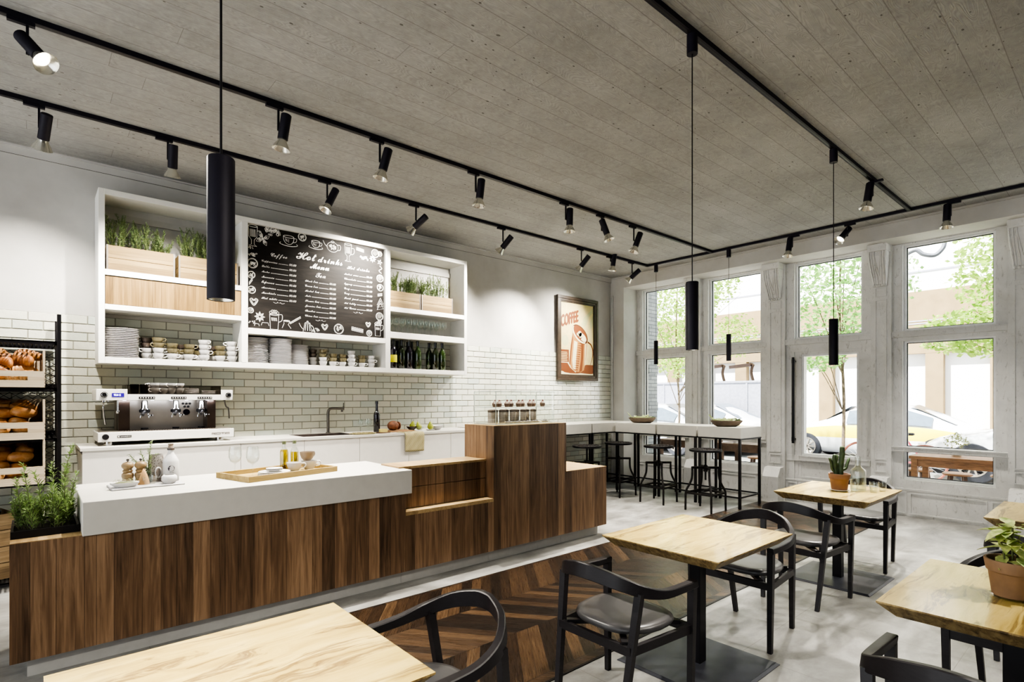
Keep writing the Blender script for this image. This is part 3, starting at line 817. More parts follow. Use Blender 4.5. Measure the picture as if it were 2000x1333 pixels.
def d_cup(m, x, z, s, saucer=True, fl=1):
    L(m, ring(x, z+.03*s, .05*s, .012*s)); L(m, [(x-.05*s,z+.03*s),(x-.045*s,z-.01*s),(x-.02*s,z-.04*s),(x+.02*s,z-.04*s),(x+.045*s,z-.01*s),(x+.05*s,z+.03*s)], .0028, 4)
    L(m, [(x+fl*.047*s,z+.02*s),(x+fl*.075*s,z+.02*s),(x+fl*.07*s,z-.01*s),(x+fl*.04*s,z-.02*s)], .0026, 4)
    L(m, [(x-.03*s,z+.01*s),(x-.025*s,z-.015*s)]); L(m, [(x-.018*s,z+.005*s),(x-.014*s,z-.02*s)]); L(m, [(x,z+.005*s),(x,z-.025*s)], .002)
    if saucer: L(m, ring(x, z-.042*s, .085*s, .018*s, 150, 390)); L(m, ring(x, z-.05*s, .06*s, .012*s, 180, 360))
def d_spiral(m, x, z, s):
    L(m, ring(x, z, s)); L(m, ring(x, z, s*.86), .0018); L(m, [(x+s*.7*(1-i/26)*math.cos(i*.6), z+s*.7*(1-i/26)*math.sin(i*.6)) for i in range(26)], .0022)
def d_star(m, x, z, s, n=8):
    for i in range(n):
        a = 2*PI*i/n; c, q = math.cos(a), math.sin(a)
        L(m, [(x+c*s*.2,z+q*s*.2),(x+math.cos(a-.25)*s*.65,z+math.sin(a-.25)*s*.65),(x+c*s,z+q*s),(x+math.cos(a+.25)*s*.65,z+math.sin(a+.25)*s*.65),(x+c*s*.2,z+q*s*.2)], .0024)
        L(m, [(x+c*s*.25,z+q*s*.25),(x+c*s*.8,z+q*s*.8)], .003)
def d_heart(m, x, z, s):
    for k in (1, .8, .5): L(m, [(x,z+.4*s*k),(x+.5*s*k,z+.8*s*k),(x+.9*s*k,z+.3*s*k),(x,z-.9*s*k),(x-.9*s*k,z+.3*s*k),(x-.5*s*k,z+.8*s*k),(x,z+.4*s*k)], .0024, 4)
def d_glass(m, x, z, s, mug=False):
    L(m, [(x-.04*s,z+.09*s),(x-.035*s,z-.01*s),(x-.012*s,z-.04*s),(x-.012*s,z-.08*s),(x-.035*s,z-.095*s),(x+.035*s,z-.095*s),(x+.012*s,z-.08*s),(x+.012*s,z-.04*s),(x+.035*s,z-.01*s),(x+.04*s,z+.09*s)]) if not mug else L(m, [(x-.04*s,z+.05*s),(x-.034*s,z-.085*s),(x+.034*s,z-.085*s),(x+.04*s,z+.05*s),(x-.04*s,z+.05*s)])
    L(m, ring(x, z+(.09 if not mug else .05)*s, .04*s, .01*s)); L(m, [(x+.04*s,z+.05*s),(x+.07*s,z+.05*s),(x+.068*s,z),(x+.036*s,z-.02*s)], .003, 4)
    for i in range(6): L(m, [(x-.025*s+i*.009*s, z+(.06 if not mug else .02)*s),(x-.022*s+i*.009*s, z-.01*s)], .0024)
    if mug:
        for i in range(5): L(m, ring(x-.03*s+i*.015*s, z+.065*s+(.012*s if i in (1,2,3) else 0), .012*s, n=8), .0022)
def d_plate(m, x, z, s):
    L(m, ring(x, z, s)); L(m, ring(x, z, s*.86), .0018)
    rg = random.Random(int(x*997))
    for i in range(12): L(m, ring(x+rg.uniform(-.5,.5)*s, z+rg.uniform(-.5,.5)*s, s*rg.uniform(.08,.2), n=8), .0024)
def d_sticks(m, x, z, s, a=-.15):
    for k in (-.3, 0, .3):
        c, q = math.cos(a), math.sin(a); o = k*s*.5
        L(m, [(x-s*c,z-s*q+o),(x+s*c,z+s*q+o),(x+s*c,z+s*q+o+.02),(x-s*c,z-s*q+o+.02),(x-s*c,z-s*q+o)], .0022)
def d_bits(m, x, z, s, n=14):
    rg = random.Random(int(x*1371+z*77))
    for i in range(n): L(m, ring(x+rg.uniform(-1,1)*s, z+rg.uniform(-.45,.45)*s, s*rg.uniform(.1,.22), s*rg.uniform(.08,.2), n=8), .0022)
DOODLE = []
def dd(*fs):
    """one chalk drawing"""
    m = M()
    for f in fs: f(m)
    m.build('chalk_drawing', CHALK, t)
def Ls(*a): return lambda m: L(m, *a)
def D(f, *a): return lambda m: f(m, *a)
def flower(m):
    for i in range(4):
        a = PI/2*i+.5; L(m, [(1.877,3.265),(1.877+.05*math.cos(a-.4),3.265+.05*math.sin(a-.4)),(1.877+.078*math.cos(a),3.265+.078*math.sin(a)),(1.877+.05*math.cos(a+.4),3.265+.05*math.sin(a+.4)),(1.877,3.265)])
        for k in (.3,.5,.7): L(m, ring(1.877+.06*k*math.cos(a), 3.265+.06*k*math.sin(a), .008, n=6), .003)
def teapot(m):
    x, z = 2.655, 3.315
    L(m, ring(x, z, .068, .058)); L(m, ring(x, z+.06, .02, .012)); L(m, [(x-.06,z-.01),(x-.095,z+.02),(x-.115,z+.06)], .004, 4); L(m, [(x+.055,z+.035),(x+.095,z+.03),(x+.09,z-.02),(x+.055,z-.03)], .0035, 4); d_bits(m, x, z, .04, 14); d_star(m, x, z, .04, 6)
def kettle(m):
    x, z = 2.36, 2.30
    L(m, [(x-.05,z),(x-.03,z+.09),(x+.03,z+.09),(x+.05,z)]); L(m, ring(x, z+.095, .03, .008)); L(m, ring(x, z+.112, .008)); L(m, [(x+.03,z+.08),(x+.06,z+.06),(x+.085,z)], .004, 4); L(m, [(x-.045,z+.02),(x-.075,z+.05),(x-.095,z+.09)], .003, 3)
    for k in (-.02, 0, .02): L(m, [(x+k,z+.08),(x+k*1.4,z+.01)], .004)
def cezve(m):
    x, z = 2.13, 2.32
    L(m, [(x-.05,z),(x-.03,z+.05),(x-.035,z+.085),(x+.03,z+.075),(x+.015,z+.04),(x+.045,z)]); L(m, [(x+.03,z+.06),(x+.15,z+.14)], .005); L(m, [(x+.035,z+.05),(x+.155,z+.128)], .003); L(m, ring(x, z+.08, .033, .008))
def cakes(m):
    for k in (0, 1, 2): L(m, [(3.27,2.79-k*.03),(3.225,2.70-k*.03),(3.31,2.72-k*.03),(3.27,2.79-k*.03)])
for f in (D(d_glass,1.775,3.28,1.15), flower, D(d_bits,1.99,3.36,.08,26), D(d_cup,2.15,3.305,1.15), D(d_plate,2.30,3.365,.045), D(d_cup,2.455,3.315,.95), teapot, D(d_glass,2.845,3.285,1.1), D(d_sticks,3.0,3.335,.05), D(d_bits,3.05,3.25,.05,20),
    D(d_spiral,3.2,3.335,.05), D(d_spiral,3.262,3.34,.03), D(d_star,3.165,3.262,.045), D(d_star,3.262,3.235,.035,5), Ls([(3.26,3.19),(3.29,3.16),(3.25,3.13),(3.285,3.1)],.004,4), D(d_spiral,3.265,3.035,.045), D(d_plate,3.268,2.92,.042), D(d_sticks,3.265,2.82,.03,.2), cakes,
    D(d_spiral,3.258,2.56,.048), D(d_plate,3.26,2.49,.026), D(d_glass,3.235,2.40,1.0,True), D(d_heart,3.105,2.445,.036), D(d_spiral,3.12,2.34,.036), D(d_sticks,2.965,2.36,.075), D(d_plate,2.73,2.36,.058), D(d_heart,2.56,2.37,.042), D(d_bits,2.47,2.325,.05,10), kettle, cezve,
    D(d_glass,1.995,2.40,1.2,True), D(d_star,1.845,2.42,.055), D(d_bits,1.765,2.36,.03,8), Ls([(1.86,2.33),(1.87,2.36),(1.93,2.36),(1.94,2.33)]), Ls([(1.79,2.32),(1.8,2.345),(1.835,2.34),(1.84,2.32)]), D(d_heart,1.785,2.575,.046), D(d_spiral,1.752,2.48,.03), D(d_plate,1.762,2.70,.04), D(d_sticks,1.755,2.78,.03,1.0), D(d_plate,1.76,2.86,.038), D(d_plate,1.772,2.985,.052), D(d_bits,1.775,3.075,.04,12), D(d_bits,1.75,3.15,.025,8)): dd(f)

# ================================================================== POSTER
PB = flat('poster_cream', (208,192,138), .5, var=.04); PBR = flat('poster_brown', (116,64,30), .5, var=.03); PTN = flat('poster_tan', (172,124,70), .5, var=.03); PDK = flat('poster_dark_brown', (78,40,20), .5, var=.03); PGN = flat('poster_pale_green', (190,188,142), .5, var=.03); PWH = flat('poster_white', (216,208,172), .5, var=.02)
t = thing('coffee_poster', 'dark framed retro coffee poster with a brown mug on the wall', 'poster', (7.235, YB-.02, 1.848))
W2, HH = .525, 1.455
m = M()
for a, b, d in ((0,.05,.04),(.05,.085,.028),(.085,.105,.018)):
    for q in ((-W2+a,W2-a,a,b),(-W2+a,W2-a,HH-b,HH-a),(-W2+a,-W2+b,b,HH-b),(W2-b,W2-a,b,HH-b)): m.box(q[0], q[1], -d, .004, q[2], q[3], .003)
m.build('picture_frame', flat('dark_walnut_frame', (66,54,44), .35, var=.12, scale=20), t)
x0, x1, z0, z1 = -.425, .425, .1, 1.355
def pz(u): return z0+u*(z1-z0)
def px(u): return x0+u*(x1-x0)
m = M(); m.poly([(x0,-.006,z0),(x1,-.006,z0),(x1,-.006,z1),(x0,-.006,z1)]); m.build('print', PB, t, fix=False)
def shape(name, polys, mat, y):
    m = M()
    for p in polys: m.poly([(px(u), y, pz(v)) for u, v in p])
    m.build(name, mat, t, fix=False)
shape('brown_ground', [[(0,0.02),(1,.02),(1,.15),(.78,.15),(.5,.1),(.22,.165),(0,.165)], [(0,.17),(.24,.17),(.24,.345),(0,.345)]], PBR, -.0065)
shape('cream_stripes', [[(0,.19+k*.0225),(.2-.01*(k%2),.19+k*.0225),(.2-.01*(k%2),.199+k*.0225),(0,.199+k*.0225)] for k in range(6)], PB, -.007)
shape('ground_edge', [[(.0,.0),(1,.0),(1,.03),(.93,.015),(.6,.028),(.4,.012),(.12,.03),(.06,.045),(0,.05)], [(0,.163),(.2,.163),(.28,.1),(.44,.035),(.46,.045),(.3,.115),(.22,.175),(0,.175)]], PWH, -.0068)
shape('steam', [[(.62,.72),(.7,.82),(.9,.92),(.97,.98),(.99,.9),(.86,.84),(.78,.72),(.7,.68)], [(.88,.75),(.99,.88),(.99,.72),(.92,.66)]], PGN, -.0066)
def el(cx, cy, a, b, rot, n=28, lo=0, hi=360):
    c, s = math.cos(R(rot)), math.sin(R(rot)); o = []
    for i in range(n+1):
        q = R(lo+(hi-lo)*i/n); X, Y = a*math.cos(q), b*math.sin(q)
        o.append((cx+X*c-Y*s*1.0, cy+(X*s+Y*c)*.68)); 
    return o
# mug body, rim, coffee, foam, handle, hatching
shape('mug_body', [[(.36,.60),(.30,.42),(.25,.17),(.30,.10),(.42,.05),(.6,.04),(.7,.07),(.76,.24),(.80,.45),(.82,.49),(.55,.47)]], PTN, -.0072)
shape('mug_shade', [[(.62,.46),(.70,.47),(.68,.26),(.64,.06),(.55,.04),(.6,.2)], [(.36,.60),(.30,.42),(.25,.17),(.28,.13),(.31,.3),(.36,.5)]]+[[(.5-.012*k,.445-k*.031),(.63-.01*k,.452-k*.031),(.63-.01*k,.434-k*.031)] for k in range(13)], PBR, -.0076)
shape('mug_light', [[(.40,.48),(.50,.46),(.46,.25),(.44,.07),(.36,.09),(.34,.2)], [(.74,.47),(.78,.48),(.74,.2),(.71,.1)]], PWH, -.0074)
shape('mug_rim', [el(.58,.575,.27,.155,-33)], PDK, -.0078)
shape('rim_light', [el(.58,.575,.262,.145,-33,lo=175,hi=330)+el(.60,.585,.25,.13,-33,lo=330,hi=175)], PWH, -.008)
shape('coffee', [el(.59,.585,.235,.12,-33)], PBR, -.0082)
shape('foam', [el(.66,.535,.13,.07,-33), el(.57,.58,.06,.06,0), el(.505,.575,.03,.03,0)], PWH, -.0084)
shape('foam_bubble', [el(.60,.52,.02,.018,0), el(.635,.535,.011,.01,0)], PDK, -.0086)
m = M(); pts = spline([(px(u), -.008, pz(v)) for u, v in ((.82,.475),(.92,.44),(.98,.36),(.97,.26),(.9,.15))], 6); m.tube(pts, [.016-.012*i/(len(pts)-1) for i in range(len(pts))], 4); m.build('mug_handle', PBR, t)
m = M()
def slant(p): return Vector((p.x, p.y, p.z+(p.x-x0)*.28))
put_text(m, 'COFFEE', x0+.005, px(.52), pz(.655), -.0085, .19, .04, 0, slant); m.build('lettering', PBR, t, fix=False)
shape('stamp', [el(.13,.47,.105,.11,0)], PGN, -.0066)

# ================================================================== BACK COUNTER
ZW = 1.12; YF = 5.87
xs = [.318, 1.56, 2.19, 2.82, 3.46, 4.08, 4.60]
nm = ['wide white cabinet at the left end under the espresso machine','white cabinet left of the sink','white cabinet under the dark sink','white cabinet under the wine and bread','white cabinet behind the hanging tea towel','white cabinet at the right end behind the tall block']
for i in range(6):
    a, b = xs[i], xs[i+1]
    t = thing('base_cabinet', nm[i], 'cabinet', ((a+b)/2, YF, 0)); w = (b-a)/2
    m = M(); m.box(-w+.002, w-.002, .022, YB-.016-YF, .1, 1.06); m.build('carcass', CAB, t)
    m = M(); m.box(-w+.002, w-.002, 0, .02, .11, 1.093, .001); m.build('door', CAB, t)
    m = M(); m.box(-w+.002, w-.002, .06, .08, 0, .1); m.build('kickboard', PLINTH, t)
t = thing('back_worktop', 'thin white worktop along the tiled wall holding the espresso machine', 'worktop', (.305, YF-.012, 1.095))
Wd = YB-.016-YF+.012
m = M(); sx0, sx1, sy0, sy1 = 2.235-.305, 2.835-.305, .16, .56
for q in ((0,sx0,0,Wd),(sx1,4.295,0,Wd),(sx0,sx1,0,sy0),(sx0,sx1,sy1,Wd)): m.box(q[0], q[1], q[2], q[3], 0, .025)
m.build('top', WHITE, t)
t = thing('sink', 'dark undermounted rectangular sink in the white back worktop', 'sink', (2.535, YF-.012+.36, ZW))
m = M(); a, b, d = .3, .2, .2
P4 = [(-a,-b),(a,-b),(a,b),(-a,b)]
for i in range(4):
    p, q = P4[i], P4[(i+1)%4]; m.poly([(*p,-.001),(*q,-.001),(q[0]*.95,q[1]*.95,-d),(p[0]*.95,p[1]*.95,-d)])
m.poly([(x*.95,y*.95,-d) for x,y in P4]); m.build('basin', SINKM, t)
m = M()
for q in ((-a-.012,a+.012,-b-.012,-b),(-a-.012,a+.012,b,b+.012),(-a-.012,-a,-b,b),(a,a+.012,-b,b)): m.box(*q, .0005, .004)
m.build('rim', SINKM, t)
t = thing('faucet', 'gunmetal swan tap standing behind the dark sink', 'faucet', (2.70, 6.47, ZW))
m = M(); m.cyl((0,0,0), (0,0,.012), .028, n=20); m.tube(spline([(0,0,.01),(0,0,.15),(0,0,.25),(.012,-.005,.283),(.04,-.015,.296),(.12,-.045,.296),(.16,-.06,.296)], 6), .017, 14); m.cyl((.155,-.058,.296), (.175,-.066,.296), .021, n=16); m.cyl((.15,-.056,.29), (.15,-.056,.255), .013, n=12)
m.build('spout', GUN, t, smooth=True)
m = M(); m.cyl((.165,-.062,.31), (.168,-.063,.365), .0055, n=8); m.build('lever', GUN, t, smooth=True)

# ================================================================== ESPRESSO MACHINE
t = thing('espresso_machine', 'white and steel three-group espresso machine on the back worktop', 'coffee machine', (.98, 6.02, ZW))
X0, X1 = -.545, .555
m = M(); m.box(X0, X1, 0, .48, .035, .12, .004); m.build('base', WHITE2, t)
m = M(); m.box(X0+.01, X1-.01, .01, .47, .12, .126); m.build('drip_tray', STEEL, t)
m = M()
for i in range(36): m.box(X0+.19+i*.021, X0+.2+i*.021, .03, .27, .126, .129)
m.build('drip_grid', DSTEEL, t)
for x in (X0+.08, X1-.12):
    m = M(); m.cyl((x,.06,0), (x,.06,.035), .034, n=16); m.cyl((x,.42,0), (x,.42,.035), .034, n=16); m.build('foot', CHROME, t, smooth=40)
m = M(); m.box(X0-.012, X0+.215, .0, .44, .405, .505, .003); m.box(X0+.215, X1-.12, .0, .44, .405, .46, .003); m.box(X1-.12, X1-.012, 0, .44, .405, .505, .003); m.build('upper_housing', WHITE2, t)
m = M(); m.box(X0+.16, X1-.16, .30, .46, .126, .405); m.build('splash_back', STEEL, t)
for a, b in ((X0+.16, X0+.245), (X1-.215, X1-.14)):
    m = M(); m.box(a, b, .12, .31, .126, .405); m.build('side_pillar', DSTEEL, t)
m = M()
for a, b, c, d in ((X0+.215,X1-.12,.0,.004),(X0+.215,X0+.219,.004,.40),(X1-.124,X1-.12,.004,.40)): m.box(a, b, c, d, .46, .545)
m.build('cup_rail', thin_glass('smoky_rail', (.62,.6,.58,1), .06), t)
m = M(); m.box(X0+.22, X1-.125, .01, .42, .46, .464); m.build('cup_tray', STEEL, t)
m = M(); m.box(X0+.06+.04, X0+.19, -.003, 0, .435, .47); m.build('display', SCREEN, t)
m = M(); put_text(m, '93.0 C', X0+.115, X0+.165, .446, -.004, .014); m.build('display_digits', LEDW, t, fix=False)
def knob(x, z, r=.026):
    m = M(); m.lathe([(0,0),(r,0),(r,.018),(r*.8,.024),(r*.45,.024),(r*.4,.03),(0,.03)], 20, T=Matrix.Translation((x,0,z)) @ Matrix.Rotation(R(90),4,'X')); o = m.build('knob', BLACK, t, smooth=40)
    m = M(); m.tube([(x+r*.72*math.cos(a), -.0265, z+r*.72*math.sin(a)) for a in [2*PI*i/20 for i in range(20)]], .002, 6, closed=True); m.build('knob_ring', CHROME, o, smooth=True)
knob(X0+.045, .455); knob(X1-.052, .455)
m = M(); m.lathe([(0,0),(.026,0),(.024,.012),(0,.014)], 20, T=Matrix.Translation((X0+.055,0,.08)) @ Matrix.Rotation(R(90),4,'X')); m.build('power_knob', BLACK, t, smooth=40)
for gx in (-.19, .065, .285):
    gx += .01
    b = M(); b.box(gx-.065, gx+.06, -.003, 0, .418, .438); b = b.build('button_strip', BLACK, t)
    m = M()
    for k in range(6): m.box(gx-.055+k*.02, gx-.046+k*.02, -.0045, -.003, .424, .432)
    m.build('button', LEDW if False else CHALK, b)
    g = M(); g.lathe([(.022,.405),(.026,.39),(.028,.33),(.036,.32),(.036,.29),(.03,.285),(0,.285)], 20, c=(gx,.16,0)); g = g.build('group_head', CHROME, t, smooth=40)
    m = M(); m.lathe([(.038,.318),(.044,.315),(.044,.292),(.036,.288)], 20, c=(gx,.16,0)); m.tube(spline([(gx,.13,.3),(gx-.01,.06,.296),(gx-.03,.0,.285),(gx-.04,-.03,.27)], 4), [.008]*4+[.013]*9, 10); m.build('portafilter', BLACK, g, smooth=40)
    m = M(); m.tube(spline([(gx-.02,.16,.285),(gx-.03,.15,.265),(gx-.034,.15,.24)], 3), .006, 8); m.tube(spline([(gx+.02,.16,.285),(gx+.03,.15,.265),(gx+.034,.15,.24)], 3), .006, 8); m.lathe([(.016,.27),(.022,.268),(.022,.258),(.016,.256)], 14, c=(gx+.045,.12,0)); m.build('spout', CHROME, g, smooth=40)
    m = M(); m.cyl((gx,.16,.129), (gx,.16,.145), .03, n=16); m.build('cup_stand', BLACK, g, smooth=40)
m = M(); m.lathe([(0,0),(.03,0),(.03,.01),(0,.012)], 20, T=Matrix.Translation((.19,.30,.285)) @ Matrix.Rotation(R(90),4,'X')); m.build('pressure_gauge', NAVYG, t, smooth=40)
m = M()
for dx, dz in ((-.03,.37),(0,.37),(.03,.37),(-.015,.34),(.015,.34)): m.lathe([(0,0),(.011,0),(.011,.012),(0,.014)], 14, T=Matrix.Translation((.19+dx,.30,dz)) @ Matrix.Rotation(R(90),4,'X'))
m.build('valve_button', BLACK, t, smooth=40)
m = M(); m.lathe([(0,.39),(.014,.39),(.014,.405)], 12, c=(X0+.045,.06,0)); m.tube(spline([(X0+.045,.06,.39),(X0+.04,.03,.36),(X0+.045,.02,.28),(X0+.055,.015,.19)], 5), .006, 8); m.build('steam_wand', CHROME, t, smooth=40)
m = M(); m.cyl((X0+.15,.08,.405), (X0+.15,.08,.31), .008, n=10); m.lathe([(.013,.31),(.015,.3),(.012,.285),(0,.283)], 12, c=(X0+.15,.08,0)); m.build('hot_water_tap', CHROME, t, smooth=40)
m = M(); m.tube(spline([(X1-.07,.06,.405),(X1-.07,.05,.37),(X1-.062,.03,.335),(X1-.045,.02,.32),(X1-.04,.012,.22)], 5), .007, 8); m.build('steam_wand', GUN, t, smooth=40)
m = M()
def seg(pts): m.tube([(x, -.002, z) for x, z in pts], .0016, 4)
x = X1-.2
seg([(x,.066),(x,.083),(x+.035,.083),(x+.035,.075),(x+.002,.074)]); seg([(x+.015,.074),(x+.035,.066)]); x += .04
seg([(x,.066),(x+.032,.066),(x+.032,.083),(x,.083),(x,.066)]); x += .038
seg([(x,.066),(x,.083),(x+.04,.083),(x+.04,.066)]); seg([(x+.02,.083),(x+.02,.066)]); x += .046
seg([(x,.066),(x,.083),(x+.034,.083),(x+.034,.066)]); seg([(x,.074),(x+.034,.074)])
m.build('front_lettering', DSTEEL, t)
m = M(); m.box(X0+.14, X0+.245, -.002, .001, .07, .09); b = m.build('maker_badge', BLACK, t)
m = M(); put_text(m, 'SANREMO', X0+.163, X0+.24, .0755, -.003, .009, .004); m.box(X0+.145, X0+.157, -.003, -.002, .074, .086); m.build('badge_lettering', CHALK, b, fix=False)
m = M()
for lx in (X0+.2, -.13, .02, .15, .33): m.box(lx-.012, lx+.012, .06, .08, .403, .4045)
m.build('work_light', LEDW, t)
l = bpy.data.lights.new('work_light_beam', 'AREA'); l.shape = 'RECTANGLE'; l.size = .8; l.size_y = .03; l.energy = 2.2; l.color = (.92,.94,1)
o = bpy.data.objects.new('work_light_beam', l); COL.objects.link(o); o.parent = t; o.location = (0, .1, .4); o.rotation_euler = (R(35), 0, 0)
# glassware and cups on the cup tray
zt = ZW+.464
TUMB = [(0,0),(.026,0),(.03,.004),(.034,.085),(.0325,.085),(.0285,.008),(0,.006)]
TBS = {}
def tumbler(x, y, z, label, group, s=1.0, mat=None):
    key = mat or GLASS
    if key not in TBS: m = M(); m.lathe(TUMB, 24); TBS[key] = o = m.build('tumbler', key, smooth=50)
    else: o = dup(TBS[key])
    o.location = (x, y, z); o.scale = (s, s, s); tag(o, label, 'glass', group)
for i, (x, y) in enumerate(((.715,6.13),(.73,6.25),(.79,6.12),(.81,6.26))):
    tumbler(x, y, zt, ['dark tinted glass at the front left of the machine top','dark tinted glass at the back left of the machine top','dark tinted glass second from the left, machine top front','dark tinted glass behind the second glass on the machine'][i], 'glasses on the coffee machine', 1.05, SMOKE)
for i, x in enumerate((.875,.94,1.005,1.07)):
    for j, y in enumerate((6.11, 6.21)):
        for k in range(2):
            cup('w', PORC, x, y, zt+k*.048, rnd.uniform(2.2,4.2), '%s white cup in the %s pair column %s on the coffee machine' % (['lower','upper'][k], ['front','rear'][j], ['nearest the glasses','second from the glasses','third from the glasses','nearest the saucers'][i]), 'cups on the coffee machine', .95)
DISH = [(0,0),(.045,0),(.05,.006),(.068,.03),(.066,.031),(.046,.01),(0,.007)]
for i, (x, n) in enumerate(((1.185, 5), (1.335, 3))):
    for k in range(n):
        o = dup(pl0, label=['saucer in the taller saucer stack on the coffee machine','saucer in the lower saucer stack at the right on the coffee machine'][i], group=['taller','lower'][i]+' saucer stack'); o.name = 'saucer'; o['category'] = 'saucer'
        o.location = (x, 6.15, zt+k*.0105); o.scale = (.52, .52, .85)
# ================================================================== ON THE BACK WORKTOP
def lathe_thing(name, prof, mat, loc, label, cat, group=None, n=24, sc=(1,1,1), smooth=50):
    m = M(); m.lathe(prof, n); o = m.build(name, mat, loc=loc, smooth=smooth); o.scale = sc
    return tag(o, label, cat, group)
NUTS = flat('mixed_nuts', (150,140,100), .7, var=.35, scale=90)
WICK = flat('woven_straw', (150,142,104), .8, var=.3, scale=70, bump=.6)
t = thing('serving_plate', 'oval straw platter of nuts beside the sink', 'platter', (2.93, 6.02, ZW))
m = M(); m.lathe([(0,0),(.15,0),(.17,.012),(.165,.014),(.145,.006),(0,.006)], 28, sy=.6); m.build('platter', WICK, t, smooth=50)
m = M(); rg = random.Random(5)
for i in range(70):
    a, q = rg.uniform(0, 6.28), rg.random()**.5*.13
    m.ball((q*math.cos(a), q*.58*math.sin(a), .014), .009, .007, .007, 6, 4)
o = m.build('nuts', NUTS, t, smooth=True); o['kind'] = 'stuff'
WGP = [(0,.0),(.034,.0),(.035,.002),(.006,.006),(.004,.012),(.004,.075),(.008,.083),(.03,.1),(.04,.13),(.039,.165),(.033,.2),(.032,.2),(.038,.165),(.039,.13),(.028,.102),(0,.088)]
wg2 = None
for i, (x, y) in enumerate(((3.04,6.30),(3.10,6.24),(3.16,6.32))):
    if wg2 is None: m = M(); m.lathe(WGP, 24); wg2 = m.build('wine_glass', GLASS, smooth=60); o = wg2
    else: o = dup(wg2)
    o.location = (x, y, ZW); o.scale = (.85,.85,.85); tag(o, ['empty stem glass nearest the sink on the back worktop','empty stem glass in front, middle of three on back worktop','empty stem glass beside the black bottle on back worktop'][i], 'wine glass', 'stem glasses on the back worktop')
m = M(); m.lathe([(0,0),(.036,0),(.04,.004),(.04,.21),(.036,.235),(.02,.262),(.0165,.275),(.0165,.35),(.02,.352),(.02,.385),(0,.386)], 24)
tag(m.build('wine_bottle', NAVYG, loc=(3.245, 6.28, ZW), smooth=50), 'tall slim black bottle standing on the back worktop', 'bottle')
t = thing('cheese_plate', 'small board with a wedge of yellow cheese before the black bottle', 'cheese', (3.20, 6.03, ZW))
m = M(); m.lathe([(0,0),(.09,0),(.095,.006),(.09,.012),(0,.012)], 24, sy=.7); m.build('round_board', flat('dark_wood_board', (84,62,44), .6, var=.15), t, smooth=40)
m = M(); m.prism([(-.05,-.03),(.05,-.02),(.03,.035),(-.04,.03)], .012, .05); m.build('cheese', flat('yellow_cheese', (206,190,112), .5), t)
t = thing('bread_loaf', 'brown sliced loaf of bread on the back worktop', 'bread', (3.44, 6.22, ZW+.014), .3)
m = M(); m.ball((0,0,.06), .085, .06, .062, 18, 12); 
for v in m.bm.verts: v.co.z = max(v.co.z, 0)
m.build('loaf', flat('dark_loaf_crust', (112,72,50), .7, var=.3, scale=30, bump=.8), t, smooth=True)
m = M(); m.lathe([(0,.0),(.05,.0),(.052,.008),(0,.012)], 18, T=Matrix.Translation((.08,0,.058)) @ Matrix.Rotation(R(90),4,'Y')); m.build('cut_slice', flat('loaf_crumb', (128,84,62), .8, var=.35, scale=40, bump=.6), t, smooth=30)
m = M(); m.box(3.33, 3.68, 6.08, 6.34, ZW, ZW+.014, .003); tag(m.build('cutting_board', flat('worn_cutting_board', (150,112,74), .6, var=.12, stretch=(1,8,1))), 'wooden cutting board under the brown loaf', 'cutting board')
BOWLP = [(0,0),(.03,0),(.034,.004),(.065,.035),(.08,.06),(.077,.061),(.06,.036),(.03,.009),(0,.008)]
lathe_thing('bowl', BOWLP, BROWNC, (3.745, 6.28, ZW), 'brown bowl holding a pear on the back worktop', 'bowl', sc=(.9,.9,.9))
lathe_thing('bowl', BOWLP, GLASS, (3.83, 6.22, ZW), 'clear glass bowl with a round pear, right of the brown bowl', 'bowl', sc=(.75,.75,.75))
lathe_thing('bowl', BOWLP, PORCG, (4.07, 6.18, ZW), 'grey bowl at the right end of the back worktop items', 'bowl', sc=(1.15,1.15,.95))
lathe_thing('saucer', DISH, PORC, (3.93, 6.12, ZW), 'white saucer under the standing pear', 'saucer', sc=(.9,.9,.5))
PEAR = [(0,.002),(.018,.0),(.034,.014),(.04,.034),(.034,.056),(.022,.078),(.013,.096),(.006,.104),(0,.104)]
pm_ = flat('pear_skin', (150,158,60), .4, var=.16, scale=20); pr = None
for i, (x, y, z, rot) in enumerate(((3.74,6.27,ZW+.02,.2),(3.83,6.22,ZW+.012,-.3),(3.93,6.12,ZW+.012,0))):
    if pr is None:
        pr = M(); pr.lathe(PEAR, 20); pr = pr.build('pear', pm_, smooth=True); o = pr
        m = M(); m.tube([(0,0,.1),(.002,0,.115),(.006,0,.125)], .002, 6); m.build('stalk', BARK, o)
    else: o = dup(pr)
    o.location = (x, y, z); o.rotation_euler = (rot, rot*.5, 0); tag(o, ['green pear lying in the brown bowl','green pear in the clear glass bowl','green pear standing upright beside the grey bowl'][i], 'pear', 'pears on the back worktop')
